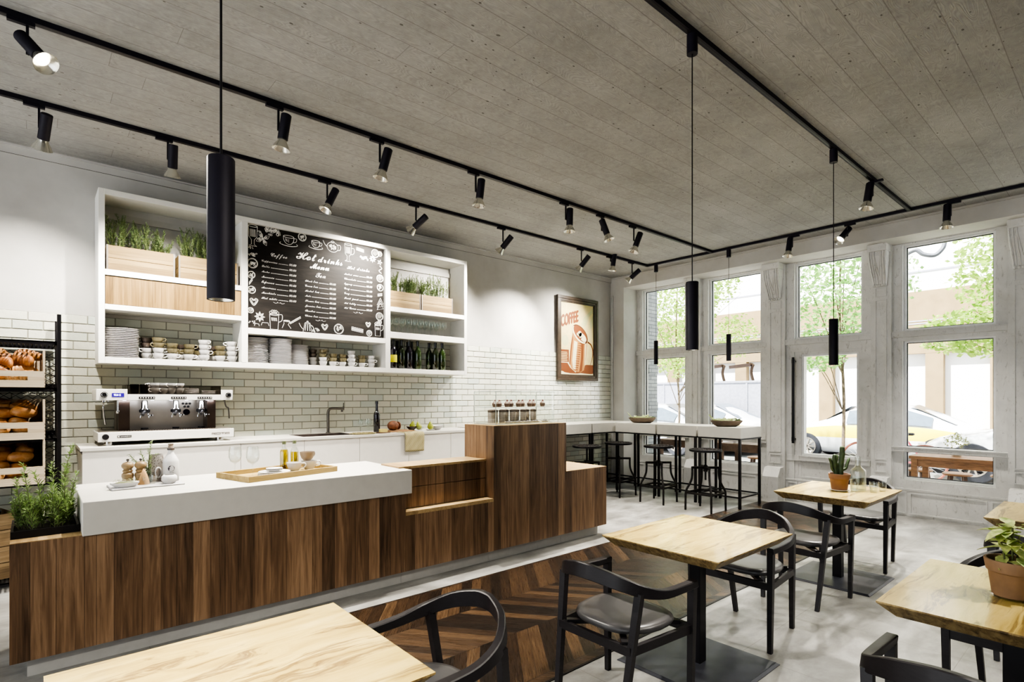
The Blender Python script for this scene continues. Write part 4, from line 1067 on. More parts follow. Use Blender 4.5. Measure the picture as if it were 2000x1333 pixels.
# tea towel over the edge
def towel_mat():
    t = NT('striped_tea_towel'); P = t.coord(); x, y, z = t.xyz(P)
    s_ = t.math('SINE', t.math('MULTIPLY', t.math('ADD', z, t.math('MULTIPLY', x, .75)), 330.0)); s2 = t.math('SINE', t.math('MULTIPLY', t.math('SUBTRACT', x, z), 60.0))
    f = t.math('MULTIPLY', t.math('GREATER_THAN', s_, .1), t.math('MULTIPLY_ADD', s2, .15, .8))
    col = t.mix(f, srgb(186,176,138), srgb(122,114,76)); t.bsdf(col, .9); return t.m
m = M(); nx, nz = 14, 16; G = []
for j in range(nz+1):
    row = []
    for i in range(nx+1):
        u = i/nx; s_ = j/nz*.40
        wob = .006*math.sin(u*9+s_*6)+.004*math.sin(u*17)
        x = 3.375+u*.295-(.02 if s_ > .2 else .1*s_)*(1-u)*-1*1.0-.015*u*(s_/.4)
        if s_ < .16: y, z = 6.02-s_, ZW+.003+abs(wob)*.6
        elif s_ < .18: y, z = 5.86-(s_-.16)*.5, ZW+.003-(s_-.16)*.5
        else: y, z = 5.845-abs(wob), ZW-.008-(s_-.18)
        row.append(m.bm.verts.new((x, y, z)))
    G.append(row)
for j in range(nz):
    for i in range(nx): m._face([G[j][i], G[j][i+1], G[j+1][i+1], G[j+1][i]])
o = tag(m.build('tea_towel', towel_mat(), smooth=True), 'olive striped tea towel hanging over the front of the white cabinets', 'towel')
md = o.modifiers.new('t', 'SOLIDIFY'); md.thickness = .004; md.offset = 0
for i, (x, y, rz) in enumerate(((3.62,6.08,.4),(3.55,6.02,1.2))):
    pass

# ================================================================== ON THE WHITE WORKTOP SLAB
ZT = .952
t = tag(M().box(-.205, .205, -.13, .13, 0, .012, .003).build('marble_board', MARBLE, loc=(.585, 4.445, ZT), rz=.02), 'grey marble serving board on the left of the white slab', 'serving board')
ZM = ZT+.012
MILL = [(0,0),(.033,0),(.035,.004),(.034,.022),(.029,.03),(.031,.04),(.036,.055),(.034,.07),(.024,.079),(.029,.084),(.03,.092),(.023,.1),(.026,.104),(.035,.117),(.036,.13),(.028,.143),(.012,.15),(0,.151)]
ml = None
for i, (x, y) in enumerate(((.488,4.51),(.560,4.50))):
    if ml is None:
        q = M(); q.lathe(MILL, 28); ml = q.build('pepper_mill', MILLW, smooth=40); o = ml
        m = M(); m.lathe([(.004,.15),(.004,.156),(.009,.158),(.009,.166),(.005,.17),(0,.17)], 12); m.build('knob', GUN, o, smooth=40)
    else: o = dup(ml)
    o.location = (x, y, ZM); tag(o, ['turned wooden pepper mill behind the dish of herbs','turned wooden pepper mill beside the rosemary vase'][i], 'pepper mill', 'pepper mills on the marble board')
t = thing('herb_dish', 'oval white dish of chopped herbs at the left of the marble board', 'dish', (.458, 4.375, ZM), -.1)
m = M(); m.lathe([(0,0),(.05,0),(.056,.004),(.078,.022),(.08,.032),(.077,.032),(.055,.012),(0,.01)], 28, sy=.68); m.build('dish', PORC, t, smooth=50)
m = M(); rg = random.Random(9)
for i in range(160):
    a, q = rg.uniform(0, 6.28), rg.random()**.5*.068; x, y = q*math.cos(a), q*.64*math.sin(a); an = rg.uniform(0, 6.28); l = .012
    dx, dy = math.cos(an)*l, math.sin(an)*l; z = .034+rg.uniform(0, .016)
    m.poly([(x,y,z),(x+dx*.5-dy*.12,y+dy*.5+dx*.12,z+.003),(x+dx,y+dy,z+rg.uniform(-.004,.008)),(x+dx*.5+dy*.12,y+dy*.5-dx*.12,z+.003)])
m.lathe([(.07,.026),(.04,.034),(0,.036)], 20, sy=.66)
o = m.build('chopped_herbs', leafmat('chopped_herb', (96,104,70), (150,150,110), .1), t, fix=False); o['kind'] = 'stuff'
t = thing('rosemary_vase', 'clear glass vase holding a sprig of rosemary', 'vase', (.607, 4.525, ZM))
m = M(); m.lathe([(0,0),(.03,0),(.035,.006),(.04,.03),(.03,.06),(.02,.085),(.022,.1),(.02,.1),(.018,.085),(.028,.06),(.037,.03),(.03,.008),(0,.006)], 24); m.build('vase', GLASS, t, smooth=50)
m = M(); m.lathe([(0,.007),(.029,.007),(.036,.03),(.031,.05),(0,.05)], 20); m.build('water', WATER, t, smooth=50)
m = M(); rg = random.Random(4)
for b, tp, n in (((0,0,.02),(.02,0,.285),46),((0,0,.03),(-.11,-.02,.20),34),((.005,0,.05),(.05,.02,.19),24),((0,0,.05),(-.045,.03,.22),28)): needles(m, b, tp, n*2, .04, .0075, rg)
m.build('rosemary_sprig', [ROSE, STEM], t, fix=False)
lathe_thing('glass_bowl', [(0,0),(.026,0),(.03,.003),(.043,.03),(.045,.056),(.0435,.056),(.041,.03),(.028,.006),(0,.005)], GLASS, (.598, 4.40, ZM), 'small clear glass bowl at the front of the marble board', 'bowl')
NAPK = flat('sand_linen', (206,166,120), .9, var=.1)
m = M(); m.lathe([(.035,0),(.03,.03),(.016,.075),(.003,.105),(0,.106)], 14, sy=.6); tag(m.build('linen_napkin', NAPK, loc=(.568, 4.425, ZM), smooth=60), 'folded sand coloured linen napkin between mill and glass bowl', 'napkin')
t = thing('box_grater', 'metal box grater with an oval handle behind the white bottle', 'grater', (.658, 4.56, ZM), .25)
def grater():
    t = NT('punched_steel'); P = t.coord(); vo = t.new('TexVoronoi'); t.link(P, vo.inputs[0]); vo.inputs['Scale'].default_value = 90
    f = t.math('LESS_THAN', vo.outputs['Distance'], .32); col = t.mix(t.math('MULTIPLY', f, .75), srgb(196,190,184), srgb(96,86,80)); t.bsdf(col, .3, .8, t.bump(f, .5, .002)); return t.m
m = M()
P0 = [(-.042,-.03),(.042,-.03),(.042,.03),(-.042,.03)]
for i in range(4):
    p, q = P0[i], P0[(i+1)%4]; m.poly([(*p,0),(*q,0),(q[0]*.86,q[1]*.8,.185),(p[0]*.86,p[1]*.8,.185)])
m.build('grater_body', grater(), t)
m = M(); m.tube([(.0+.02*math.cos(a), -.034, .06+.034*math.sin(a)) for a in [2*PI*i/20 for i in range(20)]], .005, 8, closed=True); m.build('handle', PORC, t, smooth=True)
t = thing('ceramic_bottle', 'white ceramic bottle with a round dark emblem and cork stopper', 'bottle', (.735, 4.485, ZM))
m = M(); m.lathe([(0,0),(.046,0),(.05,.005),(.05,.135),(.047,.15),(.032,.175),(.02,.195),(.018,.205),(.018,.225),(.021,.226),(.021,.232),(0,.232)], 32); m.build('bottle', PORC, t, smooth=50)
m = M(); m.lathe([(.019,.218),(.0225,.218),(.0225,.231),(.019,.231)], 20); m.build('neck_band', BROWNC, t, smooth=40)
m = M(); m.lathe([(0,.228),(.017,.23),(.017,.246),(.014,.25),(.017,.254),(.017,.262),(0,.264)], 16); m.build('cork', flat('grey_cork', (150,136,122), .8, var=.1), t, smooth=40)
def on_cyl(m, pts2, r, a0):
    vs = []
    for u, z in pts2:
        a = a0+u/r; vs.append((r*math.cos(a), r*math.sin(a), z))
    m.poly(vs)
A0 = math.atan2(-4.485, -.735)+.06
m = M(); on_cyl(m, [(.021*math.cos(a), .092+.021*math.sin(a)) for a in [2*PI*i/24 for i in range(24)]], .0504, A0); m.build('emblem', flat('emblem_dark', (52,40,50), .4), t, fix=False)
m = M()
on_cyl(m, [(-.004,.092),(0,.094),(.004,.101),(.003,.094),(.007,.09),(.001,.09),(-.002,.084)], .0512, A0)
on_cyl(m, [(-.012,.099),(-.009,.102),(-.006,.1),(-.009,.097)], .0512, A0); on_cyl(m, [(.006,.081),(.009,.084),(.012,.081),(.009,.079)], .0512, A0)
m.build('emblem_mark', PORC, t, fix=False)
m = M()
for u in (-.01, -.006, -.002, .004, .008, .012): on_cyl(m, [(u,.062),(u+.0025,.062),(u+.0025,.066),(u,.066)], .0504, A0)
m.build('small_print', BROWNC, t, fix=False)
lathe_thing('sugar_bowl', [(0,0),(.03,0),(.036,.004),(.049,.026),(.046,.048),(.034,.058),(.03,.058),(.042,.046),(.044,.026),(.03,.008),(0,.007)], PORC, (.708, 4.375, ZM), 'round white bowl in front of the white bottle', 'bowl')
# tarragon tray on the low end
t = thing('herb_tray', 'black tray of tall tarragon at the left end of the counter', 'planter', (.06, 4.29, .765))
m = M(); a, b = .15, .2; hh = .042
for q in ((-a,a,-b,-b+.012),(-a,a,b-.012,b),(-a,-a+.012,-b+.012,b-.012),(a-.012,a,-b+.012,b-.012)): m.box(*q, 0, hh)
m.box(-a+.012, a-.012, -b+.012, b-.012, 0, .004); 
for v in m.bm.verts: v.co.x += .0
tr = m.build('tray', BLACK, t)
m = M(); m.box(-a+.012, a-.012, -b+.012, b-.012, .004, .026); m.build('soil', SOIL, t)
m = herb_mesh(21, .24, .30, 46, .08, .2, ln=.05, wd=.007, k=34); rg = random.Random(31)
for x, y, tx, ty, h in ((.09,-.02,.13,.02,.47),(.11,-.08,.1,-.08,.36),(-.06,0,-.1,.02,.37),(-.02,-.05,-.05,-.06,.33),(.06,.05,.03,.08,.36),(-.09,-.05,-.13,-.08,.3),(.02,-.09,.02,-.13,.26),(.1,.02,.15,.0,.3)):
    needles(m, (x,y,0), (tx,ty,h), int(h*260), .07, .0085, rg)
o = m.build('foliage', [HERB, STEM], t, fix=False); o.location.z = .024

# wooden tray and what is on it
TC, TR = Vector((1.449, 4.406, ZT)), R(14.5)
t = thing('serving_tray', 'rectangular bamboo tray on the white slab', 'tray', TC, TR)
m = M(); a, b, w, h = .375, .22, .016, .042
m.box(-a+w, a-w, -b+w, b-w, 0, .008)
m.build('tray_base', TRAYWOOD, t)
for q in ((-a,a,-b,-b+w),(-a,a,b-w,b),(-a,-a+w,-b+w,b-w),(a-w,a,-b+w,b-w)):
    m = M(); m.box(*q, 0, h, .0015); m.build('tray_side', TRAYWOOD, t)
ZY = ZT+.008
m = M(); m.lathe([(0,.0),(.036,.0),(.037,.002),(.006,.006),(.004,.012),(.004,.088),(.009,.096),(.034,.112),(.047,.145),(.046,.18),(.038,.225),(.037,.225),(.045,.18),(.046,.145),(.032,.114),(0,.1)], 32)
wg3 = m.build('wine_glass', GLASS, smooth=60); tag(wg3, 'tall empty wine glass at the left corner of the bamboo tray', 'wine glass', 'wine glasses on the tray'); wg3.location = (1.148, 4.47, ZY)
o = dup(wg3, (1.235, 4.34, ZY), label='tall empty wine glass nearer the plates on the bamboo tray')
for k in range(3):
    o = dup(pl0, (1.385+.004*k, 4.345, ZY+k*.009), label=['bottom','middle','top'][k]+' large white plate on the bamboo tray', group='plates on the bamboo tray'); o.scale = (.95,.95,.8); o.data = o.data.copy() if k == 0 else PLT; PLT = o.data; PLT.materials[0] = PORC
for k in range(3):
    o = dup(pl0, (1.395, 4.355, ZY+.030+k*.007), label=['bottom','middle','top'][k]+' small saucer on the plates of the bamboo tray', group='saucers on the tray plates'); o.name = 'saucer'; o['category'] = 'saucer'; o.scale = (.5,.5,.6); o.data = PLT
def oil_bottle(label, x, y, fill, seed):
    t = thing('oil_bottle', label, 'bottle', (x, y, ZY), .3)
    m = M(); w = .034
    m.lathe([(0,0),(w,.0),(w,.145),(w*.9,.16),(w*.5,.182),(.013,.195),(.0125,.225),(.0115,.225),(.012,.195),(w*.46,.18),(w*.94,.145),(w*.94,.006),(0,.005)], 24); m.build('glass', GLASS, t, smooth=50)
    m = M(); m.lathe([(0,.006),(w*.92,.006),(w*.92,min(fill,.145)),(w*.8 if fill > .15 else w*.92,fill),(0,fill)], 24); m.build('oil', OIL, t, smooth=50)
    m = M(); m.lathe([(.0135,.21),(.015,.21),(.015,.235),(0,.236)], 14); m.build('cap', flat('olive_cap', (96,104,74), .5), t, smooth=40)
    m = M(); rg = random.Random(seed)
    for i in range(5): needles(m, (rg.uniform(-.016,.016), rg.uniform(-.016,.016), .01), (rg.uniform(-.02,.02), rg.uniform(-.02,.02), rg.uniform(.08,.14)), 16, .014, .003, rg)
    for i in range(16): m.ball((rg.uniform(-.02,.02), rg.uniform(-.02,.02), rg.uniform(.01,.05)), .006, n=6, m=4)
    m.build('infused_herbs', [flat('oil_herbs', (112,84,30), .6, var=.3, scale=60), STEM], t, fix=False)
oil_bottle('golden oil bottle with herbs, left of the pair on the tray', 1.545, 4.585, .165, 1)
oil_bottle('less full oil bottle with herbs, right of the pair on the tray', 1.635, 4.605, .14, 2)
cup('w', PORC, 1.575, 4.44, ZY, -.5, 'white cup beside the plates on the bamboo tray', 'cups on the bamboo tray', 1.25)
cup('w', PORC, 1.705, 4.47, ZY, -.2, 'white cup under the taupe cup on the bamboo tray', 'cups on the bamboo tray', 1.3)
cup('t', TAUPE, 1.69, 4.47, ZY+.076, .5, 'taupe cup stacked on a white cup on the bamboo tray', 'cups on the bamboo tray', 1.25)

# ================================================================== CAKE CASE ON THE TALL BLOCK
t = thing('cake_case', 'glass cake display case on top of the tall walnut block', 'display case', (3.77, 4.225, 1.285))
a, b, h = .43, .17, .325
m = M(); m.box(-a, a, -b, b, 0, .012); m.build('base_panel', GLASS, t)
outl = [(-a,-b),(a-.1,-b)]+[(a-.1+.1*math.sin(R(k*18)), -b+.1-.1*math.cos(R(k*18))) for k in range(1,6)]+[(a,b),(-a,b)]
m = M()
for i in range(len(outl)):
    p, q = outl[i], outl[(i+1)%len(outl)]; m.poly([(*p,.012),(*q,.012),(*q,h),(*p,h)])
m.poly([(*p,h) for p in outl]); m.build('glass_shell', thin_glass('case_glass', (.97,.99,.97,1), .1), t, smooth=40)
m = M(); m.poly([(p[0]*.98,p[1]*.97,.17) for p in outl]); m.build('glass_shelf', GLASS, t)
m = M()
for p in ((-a,-b),(-a,b),(a,b)): m.cyl((*p,0), (*p,h), .004, n=6)
m.tube([(*p,h) for p in outl], .0035, 6, closed=True); m.tube([(p[0],p[1],.17) for p in outl], .003, 6, closed=True); m.tube([(p[0],p[1],.006) for p in outl], .004, 6, closed=True)
m.build('edge_trim', flat('polished_glass_edge', (214,222,216), .2), t)
def cupcake():
    m = M(); m.lathe([(0,0),(.022,0),(.029,.026),(.03,.028),(0,.029)], 14); o = m.build('cupcake', flat('cupcake_case', (150,120,100), .7), smooth=40)
    m = M(); m.lathe([(.029,.027),(.03,.034),(.02,.045),(.013,.055),(0,.064)], 12); m.build('icing', flat('cocoa_icing', (112,88,74), .5), o, smooth=True)
    m = M(); m.ball((.004,0,.064), .010, n=8, m=6); m.build('cherry', flat('red_cherry', (118,44,36), .3), o, smooth=True); return o
cc = cupcake(); first = True
for i in range(9):
    o = cc if first else dup(cc); first = False
    o.location = (3.44+i*.078+(.03 if i > 7 else 0), 4.19+(.03 if i % 2 else 0), 1.285+.171); tag(o, 'cherry topped cupcake %s on the upper glass shelf of the cake case' % ['at the far left','second from left','third from left','fourth from left','in the middle','fourth from right','third from right','second from right','at the far right'][i], 'cupcake', 'cupcakes in the cake case')
def jar():
    m = M(); m.lathe([(0,0),(.028,0),(.031,.004),(.033,.1),(.03,.112),(0,.113)], 16); o = m.build('dessert_jar', flat('layered_dessert', (186,176,166), .35, var=.15, scale=20, stretch=(1,1,3)), smooth=40)
    m = M(); m.lathe([(.032,.104),(.034,.11),(.034,.125),(.02,.132),(0,.132)], 16); m.build('lid', flat('dark_jar_lid', (112,98,88), .5), o, smooth=40); return o
jr = jar(); first = True
for i in range(9):
    o = jr if first else dup(jr); first = False
    o.location = (3.43+i*.072, 4.27 if i % 2 else 4.24, 1.298); tag(o, 'dark lidded dessert jar %s on the floor of the cake case' % ['at the far left','second from left','third from left','fourth from left','in the middle','fourth from right','third from right','second from right','at the far right'][i], 'jar', 'dessert jars in the cake case')
for i in range(5):
    t = thing('cake_dish', 'small white dish with dark cake %s along the front of the cake case' % ['first from left','second from left','third from left','fourth from left','furthest right'][i], 'cake', (3.56+i*.125, 4.12, 1.298), group='small cakes in the cake case')
    if i == 0:
        m = M(); m.lathe([(0,0),(.03,0),(.045,.012),(.044,.013),(.028,.004),(0,.004)], 18); d0 = m.build('dish', PORC, t, smooth=50)
        m = M(); m.ball((0,0,.012), .026, .02, .012, 10, 6); d1 = m.build('cake', flat('dark_cake', (46,30,26), .5), t, smooth=True)
    else: dup(d0, parent=t); dup(d1, parent=t)

# ================================================================== BREAD RACK
RX0, RX1, RY0, RY1 = -1.0, .19, 5.90, 6.49
def mesh_panel():
    t = NT('expanded_mesh'); return t
t = thing('bread_rack', 'black metal rack of bread crates at the left edge, against the tiles', 'rack', (RX1, RY0, 0))
def rx(x): return x-RX1
def ry(y): return y-RY0
for x in (RX0+.02, RX1-.02):
    for y, z in ((RY0, 2.24), (RY1-.04, 2.24)):
        m = M(); m.box(rx(x)-.014, rx(x)+.014, ry(y), ry(y)+.035, 0, z); m.build('post', BLACK, t)
for z in (.05, .83, 1.185, 1.60, 1.985):
    m = M(); w0, w1, d0, d1 = rx(RX0+.034), rx(RX1-.034), .012, ry(RY1)-.012
    m.box(w0, w1, d0, d0+.012, z, z+.028); m.box(w0, w1, d1-.012, d1, z, z+.07)
    m.box(w0, w0+.012, d0, d1, z, z+.028); m.box(w1-.012, w1, d0, d1, z, z+.028)
    n = 40
    for i in range(n): x = w0+(w1-w0)*(i+.5)/n; m.box(x-.006, x+.006, d0, d1, z+.016, z+.024)
    m.box(w0, w1, d0, d0+.008, z+.02, z+.03)
    m.build('shelf', BLACK, t)
m = M(); dz = .055; dx = .075
for (z0, z1) in ((.86,1.185),(1.21,1.6),(1.63,1.985)):
    nx = int((RX1-RX0-.07)/dx); nzz = int((z1-z0)/dz)
    for i in range(nx+1):
        for j in range(nzz):
            x = rx(RX1-.036)-i*dx; z = z0+j*dz
            for sg in (-1, 1):
                p, q = (x, ry(RY1)-.03, z), (x+sg*dx/2, ry(RY1)-.03, z+dz/2); r_2 = (x, ry(RY1)-.03, z+dz)
                m.tube([p, q, r_2], .003, 4, caps=False)
m.build('mesh_back', BLACK, t)
m = M()
for (z0, z1) in ((.86,1.185),(1.21,1.6),(1.63,1.985)):
    for j in range(int((z1-z0)/.06)):
        for i in range(6):
            y = ry(RY0+.05+i*.085); z = z0+j*.06
            for sg in (-1, 1): m.tube([(rx(RX1-.02), y, z), (rx(RX1-.02), y+sg*.042, z+.03), (rx(RX1-.02), y, z+.06)], .0025, 4, caps=False)
m.build('mesh_side', BLACK, t)
def crate(label, z, hs, hf):
    t = thing('bread_crate', label, 'crate', (-.235, 5.76, z)); w, d, th = .315, .62, .014
    m = M()
    # front board with a slot
    sl, s0, s1 = .21, hf*.42, hf*.66
    pts = [(-w,0),(w,0),(w,hf),(-w,hf)]
    m.box(-w, w, 0, th, 0, s0); m.box(-w, w, 0, th, s1, hf); m.box(-w, -sl, 0, th, s0, s1); m.box(sl, w, 0, th, s0, s1)
    m.build('front_board', BIRCH, t)
    m = M()
    for sg in (-1, 1):
        a, b = (w-th, w) if sg > 0 else (-w, -w+th)
        m.box(a, b, th, d, 0, hs)
    m.box(-w+th, w-th, d-th, d, 0, hs); m.box(-w+th, w-th, th, d-th, 0, .01); m.build('sides', BIRCH, t)
    m = M()
    for k in range(5): m.box(w-.004, w+.001, -.001, th*.9, hf*(k+.15)/5, hf*(k+.6)/5)
    m.build('finger_joint', BARK, t)
roll_p = None; crois_p = None
def make_roll():
    m = M(); m.ball((0,0,.045), .082, .055, .046, 20, 12)
    for v in m.bm.verts:
        x, y, z = v.co
        v.co.z = max(z, .004)+.006*math.sin(x*40)*math.cos(y*30); 
        if z > .07 and abs(y-.25*x) < .018: v.co.z -= .009
    return m.build('bread_roll', CRUST, smooth=True)
def make_crois():
    m = M(); n = 9
    for k in range(n):
        a = -1.2+2.4*k/(n-1); r = .042*math.cos(a*.62)+.004
        m.ball((.085*math.sin(a), -.045*math.cos(a)+.03, .045), r*.55, r*.92, r, 12, 8, Matrix.Rotation(-a*.7, 3, 'Z'))
    for v in m.bm.verts: v.co.z = max(v.co.z, .002)
    return m.build('croissant', CRUST, smooth=True)
for ci, (z, hs, hf, nm_) in enumerate(((1.632,.30,.128,'top'),(1.217,.32,.138,'middle'),(.862,.345,.14,'bottom'))):
    crate('pale wooden crate of %s, %s of the three on the rack' % ('croissants' if ci == 0 else 'bread rolls', nm_), z, hs, hf)
    rg = random.Random(50+ci)
    for j in range(4):
        for i in range(4):
            for k in range(2):
                if k == 1 and j == 0: continue
                if ci == 0:
                    if crois_p is None: crois_p = make_crois(); o = crois_p
                    else: o = dup(crois_p)
                else:
                    if roll_p is None: roll_p = make_roll(); o = roll_p
                    else: o = dup(roll_p)
                x = -.46+i*.128+rg.uniform(-.015,.015)+.02*(k == 1); y = 5.865+j*.125+rg.uniform(-.02,.02)
                o.location = (x, y, z+.04+j*.036+k*.08+rg.uniform(0,.015)); o.rotation_euler = (rg.uniform(-.35,.35), rg.uniform(-.35,.35), rg.uniform(0, 6.28)); s_ = rg.uniform(.92,1.15); o.scale = (s_, s_, s_)
                tag(o, 'golden %s in the %s crate, %s layer, %s row, %s' % ('croissant' if ci == 0 else 'roll', nm_, ['lower','upper'][k], ['front','second','third','back'][j], ['far left','mid left','mid right','right side'][i]), 'croissant' if ci == 0 else 'bread', 'bread in the %s crate' % nm_)
t = thing('wooden_crate', 'weathered plank crate on the bottom shelf of the bread rack', 'crate', (-.375, 5.98, .08), .30)
m = M(); w, d, h, th = .29, .34, .53, .018
for k in range(4):
    a, b = k*h/4+.003, (k+1)*h/4-.003
    m.box(-w, w, 0, th, a, b); m.box(-w, w, d-th, d, a, b); m.box(-w, -w+th, th, d-th, a, b); m.box(w-th, w, th, d-th, a, b)
m.box(-w+th, w-th, th, d-th, 0, .015); m.build('planks', CRATE2, t)
m = M()
for sx_ in (-1, 1): m.box(sx_*w-.012, sx_*w+.012, -.004, .001, .002, h)
m.build('corner_strip', BARK, t)
m = M(); m.ball((0,0,.03), .20, .12, .07, 18, 10)
for v in m.bm.verts: v.co.z += .02*math.sin(v.co.x*30)*math.cos(v.co.y*26); v.co.z = max(v.co.z, 0)
BAG = flat('black_vinyl', (22,22,24), .25, var=.1)
b = m.build('carrier_bag', BAG, loc=(-.38, 6.13, .59), rz=.3, smooth=True); tag(b, 'crumpled black bag lying on top of the weathered plank crate', 'bag')
# ================================================================== DINING TABLES
def table(label, x0, y0, k):
    t = thing('dining_table', label, 'table', (x0+.43, y0+.36, 0), group='bistro tables')
    a, b, i_ = .43, .36, .055
    m = M(); m.mi = 0; m.poly([(-a,-b,.75),(a,-b,.75),(a,b,.75),(-a,b,.75)])
    m.mi = 1
    P0 = [(-a,-b),(a,-b),(a,b),(-a,b)]; P1 = [(-a+i_,-b+i_),(a-i_,-b+i_),(a-i_,b-i_),(-a+i_,b-i_)]
    for q in range(4):
        n = (q+1) % 4
        m.poly([(*P0[q],.744),(*P0[n],.744),(*P0[n],.75),(*P0[q],.75)]); m.poly([(*P1[q],.69),(*P1[n],.69),(*P0[n],.744),(*P0[q],.744)])
    m.poly([(*p,.69) for p in P1]); bmesh.ops.remove_doubles(m.bm, verts=m.bm.verts[:], dist=1e-5)
    m.build('tabletop', [MAPLE[k % 3], ENDG], t)
    m = M(); m.box(-.2, .2, -.2, .2, .678, .69); m.build('fixing_plate', BLACK, t)
    m = M(); m.box(-.034, .034, -.034, .034, .012, .68, .002); m.build('column', BLACK, t)
    m = M(); c = .33
    m.box(-c+.015, c-.015, -c+.015, c-.015, .010, .014)
    Q0 = [(-c,-c),(c,-c),(c,c),(-c,c)]; Q1 = [(-c+.018,-c+.018),(c-.018,-c+.018),(c-.018,c-.018),(-c+.018,c-.018)]
    for q in range(4):
        n = (q+1) % 4; m.poly([(*Q0[q],0),(*Q0[n],0),(*Q0[n],.004),(*Q0[q],.004)]); m.poly([(*Q0[q],.004),(*Q0[n],.004),(*Q1[n],.014),(*Q1[q],.014)])
    m.build('base_plate', BASEM, t)
table('pale wooden table in the foreground at bottom left, only its top seen', .025, 1.35, 1)
table('pale wooden table in the middle of the picture with nothing on it', 2.50, 1.342, 0)
table('pale wooden table with the cactus and water carafe', 4.79, 1.35, 2)
table('pale wooden table at the right with the leafy plant in a brown pot', 2.50, -.035, 1)
table('pale wooden table cut by the right picture edge near the window', 4.79, -.03, 0)

def chair(label, x, y, rz):
    t = thing('dining_chair', label, 'chair', (x, y, 0), rz, 'black bistro armchairs')
    for s in (-1, 1):
        m = M(); m.bar((.24, s*.26, 0), (.245, s*.268, .61), .026, .026, (1,0,0), .036, .036); m.build('leg', CHAIRM, t)
    for s in (-1, 1):
        m = M(); m.bar((-.24, s*.195, 0), (-.146, s*.234, .655), .026, .028, (1,0,0), .036, .032); m.build('leg', CHAIRM, t)
    half = [(.262,.268,.642,.036,.042),(.13,.2715,.6435,.036,.041),(-.01,.268,.654,.042,.036),(-.125,.238,.690,.056,.03),(-.21,.16,.736,.066,.028),(-.25,.06,.763,.07,.026),(-.257,0,.768,.071,.026)]
    full = half+[(a,-b,c,d,e) for a,b,c,d,e in half[-2::-1]]
    ctr = spline([(a,b,c) for a,b,c,d,e in full], 6); par = spline([(d,e,0) for a,b,c,d,e in full], 6)
    m = M(); rings = []
    for i, p in enumerate(ctr):
        tn = (ctr[min(i+1,len(ctr)-1)]-ctr[max(i-1,0)]); tn.z = 0; tn.normalize(); nr = Vector((tn.y, -tn.x, 0))
        h, w = par[i][0], par[i][1]
        lean = .10
        out = nr
        # nr points inward; outer top leans out a little
        pr = [(-w/2-lean*h*0, 0), (w/2, 0), (w/2+lean*h, -h), (-w/2+lean*h, -h)]
        bv = .004
        sec = [(-w/2+bv,0),(w/2-bv,0),(w/2,-bv),(w/2+lean*h,-h+bv),(w/2+lean*h-bv,-h),(-w/2+lean*h+bv,-h),(-w/2+lean*h,-h+bv),(-w/2,-bv)]
        rings.append([m.bm.verts.new(p+nr*u*1.0+Vector((0,0,v))) for u, v in sec])
    for a, b in zip(rings, rings[1:]):
        for k in range(8): m._face([a[k], a[(k+1)%8], b[(k+1)%8], b[k]])
    m._face(rings[0]); m._face(rings[-1][::-1]); m.build('arm_rail', CHAIRM, t, smooth=35)
    for nme, p, q in (('stretcher',(.24,.262,.40),(-.19,.222,.40)),('stretcher',(.24,-.262,.40),(-.19,-.222,.40)),('stretcher',(-.19,.222,.395),(-.19,-.222,.395)),('stretcher',(.242,.262,.40),(.242,-.262,.40))):
        m = M(); m.bar(p, q, .022, .042); m.build(nme, CHAIRM, t)
    # upholstered seat
    m = M(); n = 40; prof = [(0,.432),(.90,.432),(.97,.438),(1.0,.45),(.985,.463),(.93,.472),(.8,.474),(.5,.468),(0,.463)]
    rings = []
    for f, z in prof:
        if f == 0: rings.append([m.bm.verts.new((.03,0,z))]); continue
        r_ = []
        for k in range(n):
            a = 2*PI*k/n; c, s = math.cos(a), math.sin(a); e = .62
            X = .205*abs(c)**e*(1 if c > 0 else -1); Y = abs(s)**e*(1 if s > 0 else -1)
            wy = .235 if X > 0 else .235-.05*(-X/.205)**1.5
            r_.append(m.bm.verts.new((.03+X*f, Y*wy*f, z)))
        rings.append(r_)
    for a, b in zip(rings, rings[1:]):
        for k in range(n):
            if len(a) == 1: m._face([a[0], b[k], b[(k+1)%n]])
            elif len(b) == 1: m._face([a[k], a[(k+1)%n], b[0]])
            else: m._face([a[k], a[(k+1)%n], b[(k+1)%n], b[k]])
    m.build('seat', SEATM, t, smooth=50)
    m = M(); m.bar((.235,.2,.418),(-.185,-.18,.418),.03,.02); m.bar((.235,-.2,.418),(-.185,.18,.418),.03,.02); m.build('seat_support', CHAIRM, t)
    return t
ch = chair('black wooden armchair in the foreground with its back to us, before the bare table', 2.23, 1.735, 0)
for lb, x, y, rz in (('black armchair behind the bare table, facing it','',0,0),):
    pass
for lb, x, y, rz in (('black armchair just behind the bare middle table, facing us', 3.605, 1.735, PI),('black armchair with its back to us at the cactus table', 4.52, 1.735, 0),('black armchair on the window side of the cactus table', 5.89, 1.735, PI),
    ('black armchair cut off by the bottom right corner', 2.23, .36, 0),('black armchair behind the leafy plant, facing us', 3.605, .36, PI),('black armchair at the right edge by the table near the window', 4.52, .36, 0),
    ('black armchair at the foreground bottom left table, seen from behind', 1.115, 1.735, PI)):
    dup(ch, (x, y, 0), rz, lb)

